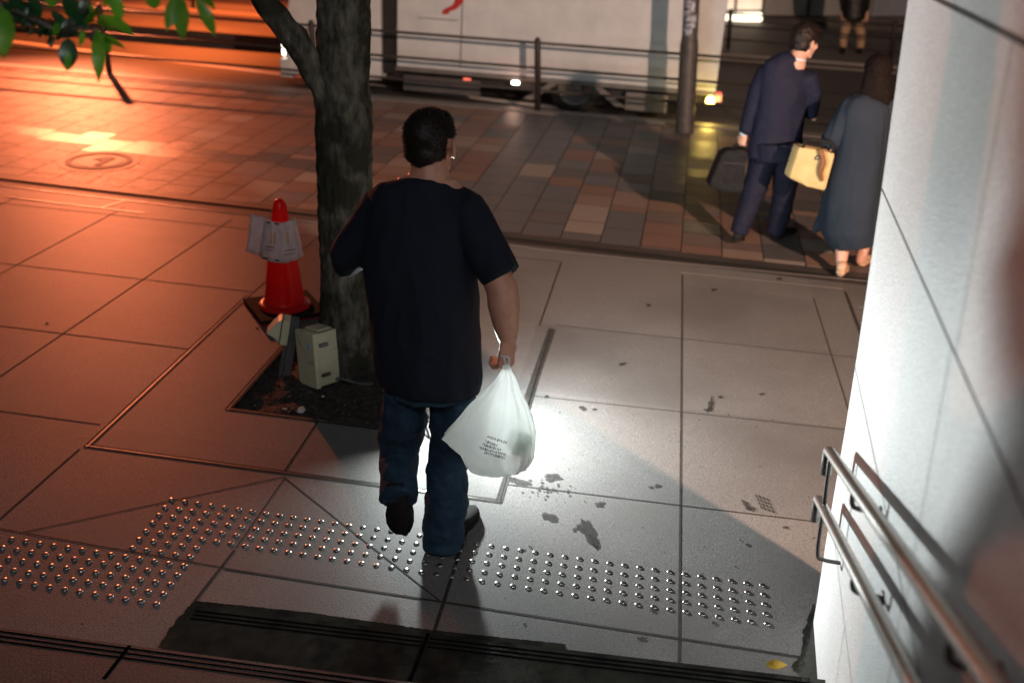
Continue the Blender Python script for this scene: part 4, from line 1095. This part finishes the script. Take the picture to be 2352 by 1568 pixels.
# ---------------------------------------------------------------- woman in the long dress
wy = 7.0
def Z(x, y, d=0): return yp(x, y, wy+d)
KW = kpx(Z(1980,400))
wo = thing('person', gp(1955,630), 'woman in a long slate blue dress walking beside the suited man', 'person')
def ext3(bm):
    tube(bm, [Z(1945,300), Z(1918,330), Z(1900,345,.0)], [.034,.028,.024]); hand(bm, Z(1903,340,0), V((-.2,.15,-1)), V((.5,.7,0)), .88, 1.3, thumb=-1)
    tube(bm, [Z(2000,230), Z(1995,260)], [(.13,.07),(.14,.08)])
    tube(bm, [Z(1934,560,-.02), Z(1934,585,-.03), Z(1932,612,-.05), Z(1931,628,-.06)], [.048,.045,.032,.030])
    tube(bm, [Z(1985,556,.15), Z(1980,580,.16), Z(1974,600,.15)], [.048,.042,.030])
wb, P, R, hs, hf, hu = head(wo, Z(2016,168,.03), V((.12,.99,-.1)), V((0,.08,1)), .97, skinm2, False,
    [[Z(2004,235), Z(2010,212,.0), Z(2014,190,.02)], [.06,.048,.048]], extra=ext3, voxel=.008, name='body')
haircap(wo, P, R, .97, hairb, [((0,-.008,.030),(.092,.108,.102)), ((0,-.05,-.06),(.098,.065,.11)), ((0,-.055,-.13),(.105,.055,.09)), ((-.03,-.05,-.19),(.075,.045,.05)), ((.04,-.05,-.18),(.06,.045,.05))],
    lambda x, y, z: y > .05 and z < .05, 900, .012, amp=.004, seedv=3)
bm = bmesh.new()
ds = [(556,1962,58,.19),(546,1961,60,.20),(520,1955,68,.22),(470,1957,66,.21),(420,1966,62,.19),(370,1976,58,.17),(320,1984,55,.15),(280,1990,55,.14),(250,1994,56,.12),(232,1998,48,.10),(222,2002,30,.08)]
P_ = [Z(x, y) for y, x, h, d in ds]; tube(bm, P_, [(h*KW, d) for _, _, h, d in ds], side=V((.97,.24,0)), n=40, endround=False)
tube(bm, [Z(1955,240), Z(1938,275), Z(1922,305), Z(1908,328)], [.06,.072,.070,.062], n=18)
tube(bm, [Z(2038,245), Z(2052,290), Z(2056,330,.05)], [.06,.07,.065], n=18)
tube(bm, [Z(1925,440,.08), Z(1893,500,.1), Z(1872,530,.1)], [.06,.05,.02], n=12)
organic('dress', bm, dressm, wo, .011, 4, .024, (8.5,8.5,1.0), .0)
CURP = wo
fp = gp(1928,640,.004); shoe(fp+V((0,0,.035)), fp+V((.06,.20,0)), (0,-.15,1), .036, beigesh, beigesh)
fp = gp(1975,612,.004); shoe(fp+V((0,0,.005)), fp+V((.10,.18,0)), (0,0,1), .036, beigesh, beigesh)
# tote
tt = thing('tote_bag', Z(1880,330,-.04), 'mustard yellow tote bag with dark handles held by the woman', 'handbag')
bm = bmesh.new(); q = [Z(1836,336,-.07), Z(1921,352,-.07), Z(1897,441,-.07), Z(1853,428,-.07), Z(1812,410,-.07)]
prism(bm, q, V((-.03,.13,0))); bmo('bag_body', bm, totem, tt, bevel=.028)
for o in (-.075, .055):
    bm = bmesh.new(); tube(bm, smooth_path([Z(1846,338,o), Z(1852,322,o), Z(1885,324,o-.0), Z(1912,330,o), Z(1912,350,o)], 5), [.009]*21, n=8); bmo('handle', bm, shoem, tt, True)
bm = bmesh.new(); tube(bm, smooth_path([Z(1884,345,-.09), Z(1890,370,-.095), Z(1884,395,-.09), Z(1888,415,-.085)], 5), [.014,.016,.018,.017,.016,.02,.022,.024,.022,.02,.018,.016,.014,.012,.01,.008], n=8)
bmo('scarf', bm, scarf, tt, True)
bm = bmesh.new(); tube(bm, [Z(1877,363,-.078), Z(1877,363,-.086)], [.014,.014], n=14, endround=False); bmo('clasp', bm, steel, tt, True)

# ---------------------------------------------------------------- person across the road
fy = 18.35
def U(x, y, d=0): return yp(x, y, fy+d)
KF = kpx(U(1960,60))
fpn = thing('person', gp(1960,120), 'distant person in black top and khaki trousers standing across the road', 'person')
def ext4(bm):
    for x in (1940, 1975): tube(bm, [U(x, 60), U(x-2, 122)], [.05,.04])
    for x in (1937, 1990): 
        wr = U(x, 33); hand(bm, wr, V((0,0,-1)), V((0,1,0)), .95, .5); tube(bm, [U(x+2, -10), wr], [.035,.027])
    tube(bm, [U(1962,20), U(1964,-60), U(1964,-74)], [.11,.13,.06])
fb, P, R, hs, hf, hu = head(fpn, U(1964,-100), V((-.3,-.95,-.1)), V((0,0,1)), 1, skinm2, True, [[U(1964,-70), U(1964,-85)], [.055,.055]], extra=ext4, voxel=.012, name='body')
haircap(fpn, P, R, 1, hairm, [((0,-.012,.034),(.087,.105,.1))], lambda x, y, z: (y > .05 and z < .06) or z < -.03, 0)
bm = bmesh.new(); tube(bm, [U(1962,40), U(1963,10), U(1964,-25), U(1964,-62), U(1964,-76)], [(.19,.15),(.20,.15),(.22,.15),(.20,.12),(.07,.07)], side=V((1,0,0)), n=20)
tube(bm, [U(1940,-55), U(1934,-25), U(1937,22)], [.07,.06,.05]); tube(bm, [U(1988,-55), U(1994,-25), U(1990,22)], [.07,.06,.05])
organic('black_top', bm, blackm, fpn, .015, 2, .012)
bm = bmesh.new(); tube(bm, [U(1950,34), U(1944,60), U(1937,90), U(1937,112)], [.10,.085,.07,.06]); tube(bm, [U(1972,34), U(1974,60), U(1978,90), U(1976,112)], [.10,.085,.07,.06])
organic('trousers', bm, khaki, fpn, .015, 2, .010)
CURP = fpn
for x in (1938, 1977):
    fp = gp(x, 122, .004); shoe(fp+V((0,.1,0)), fp+V((-.05,-.14,0)), (0,0,1), .045)

# ---------------------------------------------------------------- lamp stand hidden by the man, added to carry a light-blocking flag
wl = thing('added_lamp_stand', V((LP.x, LP.y, gz(LP.x, LP.y))), 'unseen added lamp stand with a black flag keeping white light off the trunk', 'lamp')
bm = bmesh.new(); bd_ = V((-.87,.42,0)).normalized(); sd_ = V((.42,.87,0)).normalized(); n = 12; rw = []
for zz in (-.2, .30):
    rw.append([V((LP.x, LP.y, LP.z+zz))+bd_*.075*cos(a)+sd_*.075*sin(a) for a in [radians(-88+143*i/n) for i in range(n+1)]])
VV = [[bm.verts.new(p) for p in r] for r in rw]
for i in range(n): bm.faces.new((VV[0][i], VV[0][i+1], VV[1][i+1], VV[1][i]))
o = bmo('light_flag', bm, blackm, wl, True); md = o.modifiers.new('s', 'SOLIDIFY'); md.thickness = .004  # black flag added to block the white light towards the tree
bm = bmesh.new(); b0 = V((LP.x, LP.y, gz(LP.x, LP.y)))+bd_*.07
tube(bm, [b0, V((b0.x, b0.y, LP.z-.09))], [.008,.008], n=8)
for k in range(3):
    a = 2*pi*k/3+1.2; tube(bm, [b0+V((0,0,.12)), b0+V((cos(a)*.10, sin(a)*.10, .006))], [.006,.006], n=8)
bmo('stand', bm, blackm, wl, True)
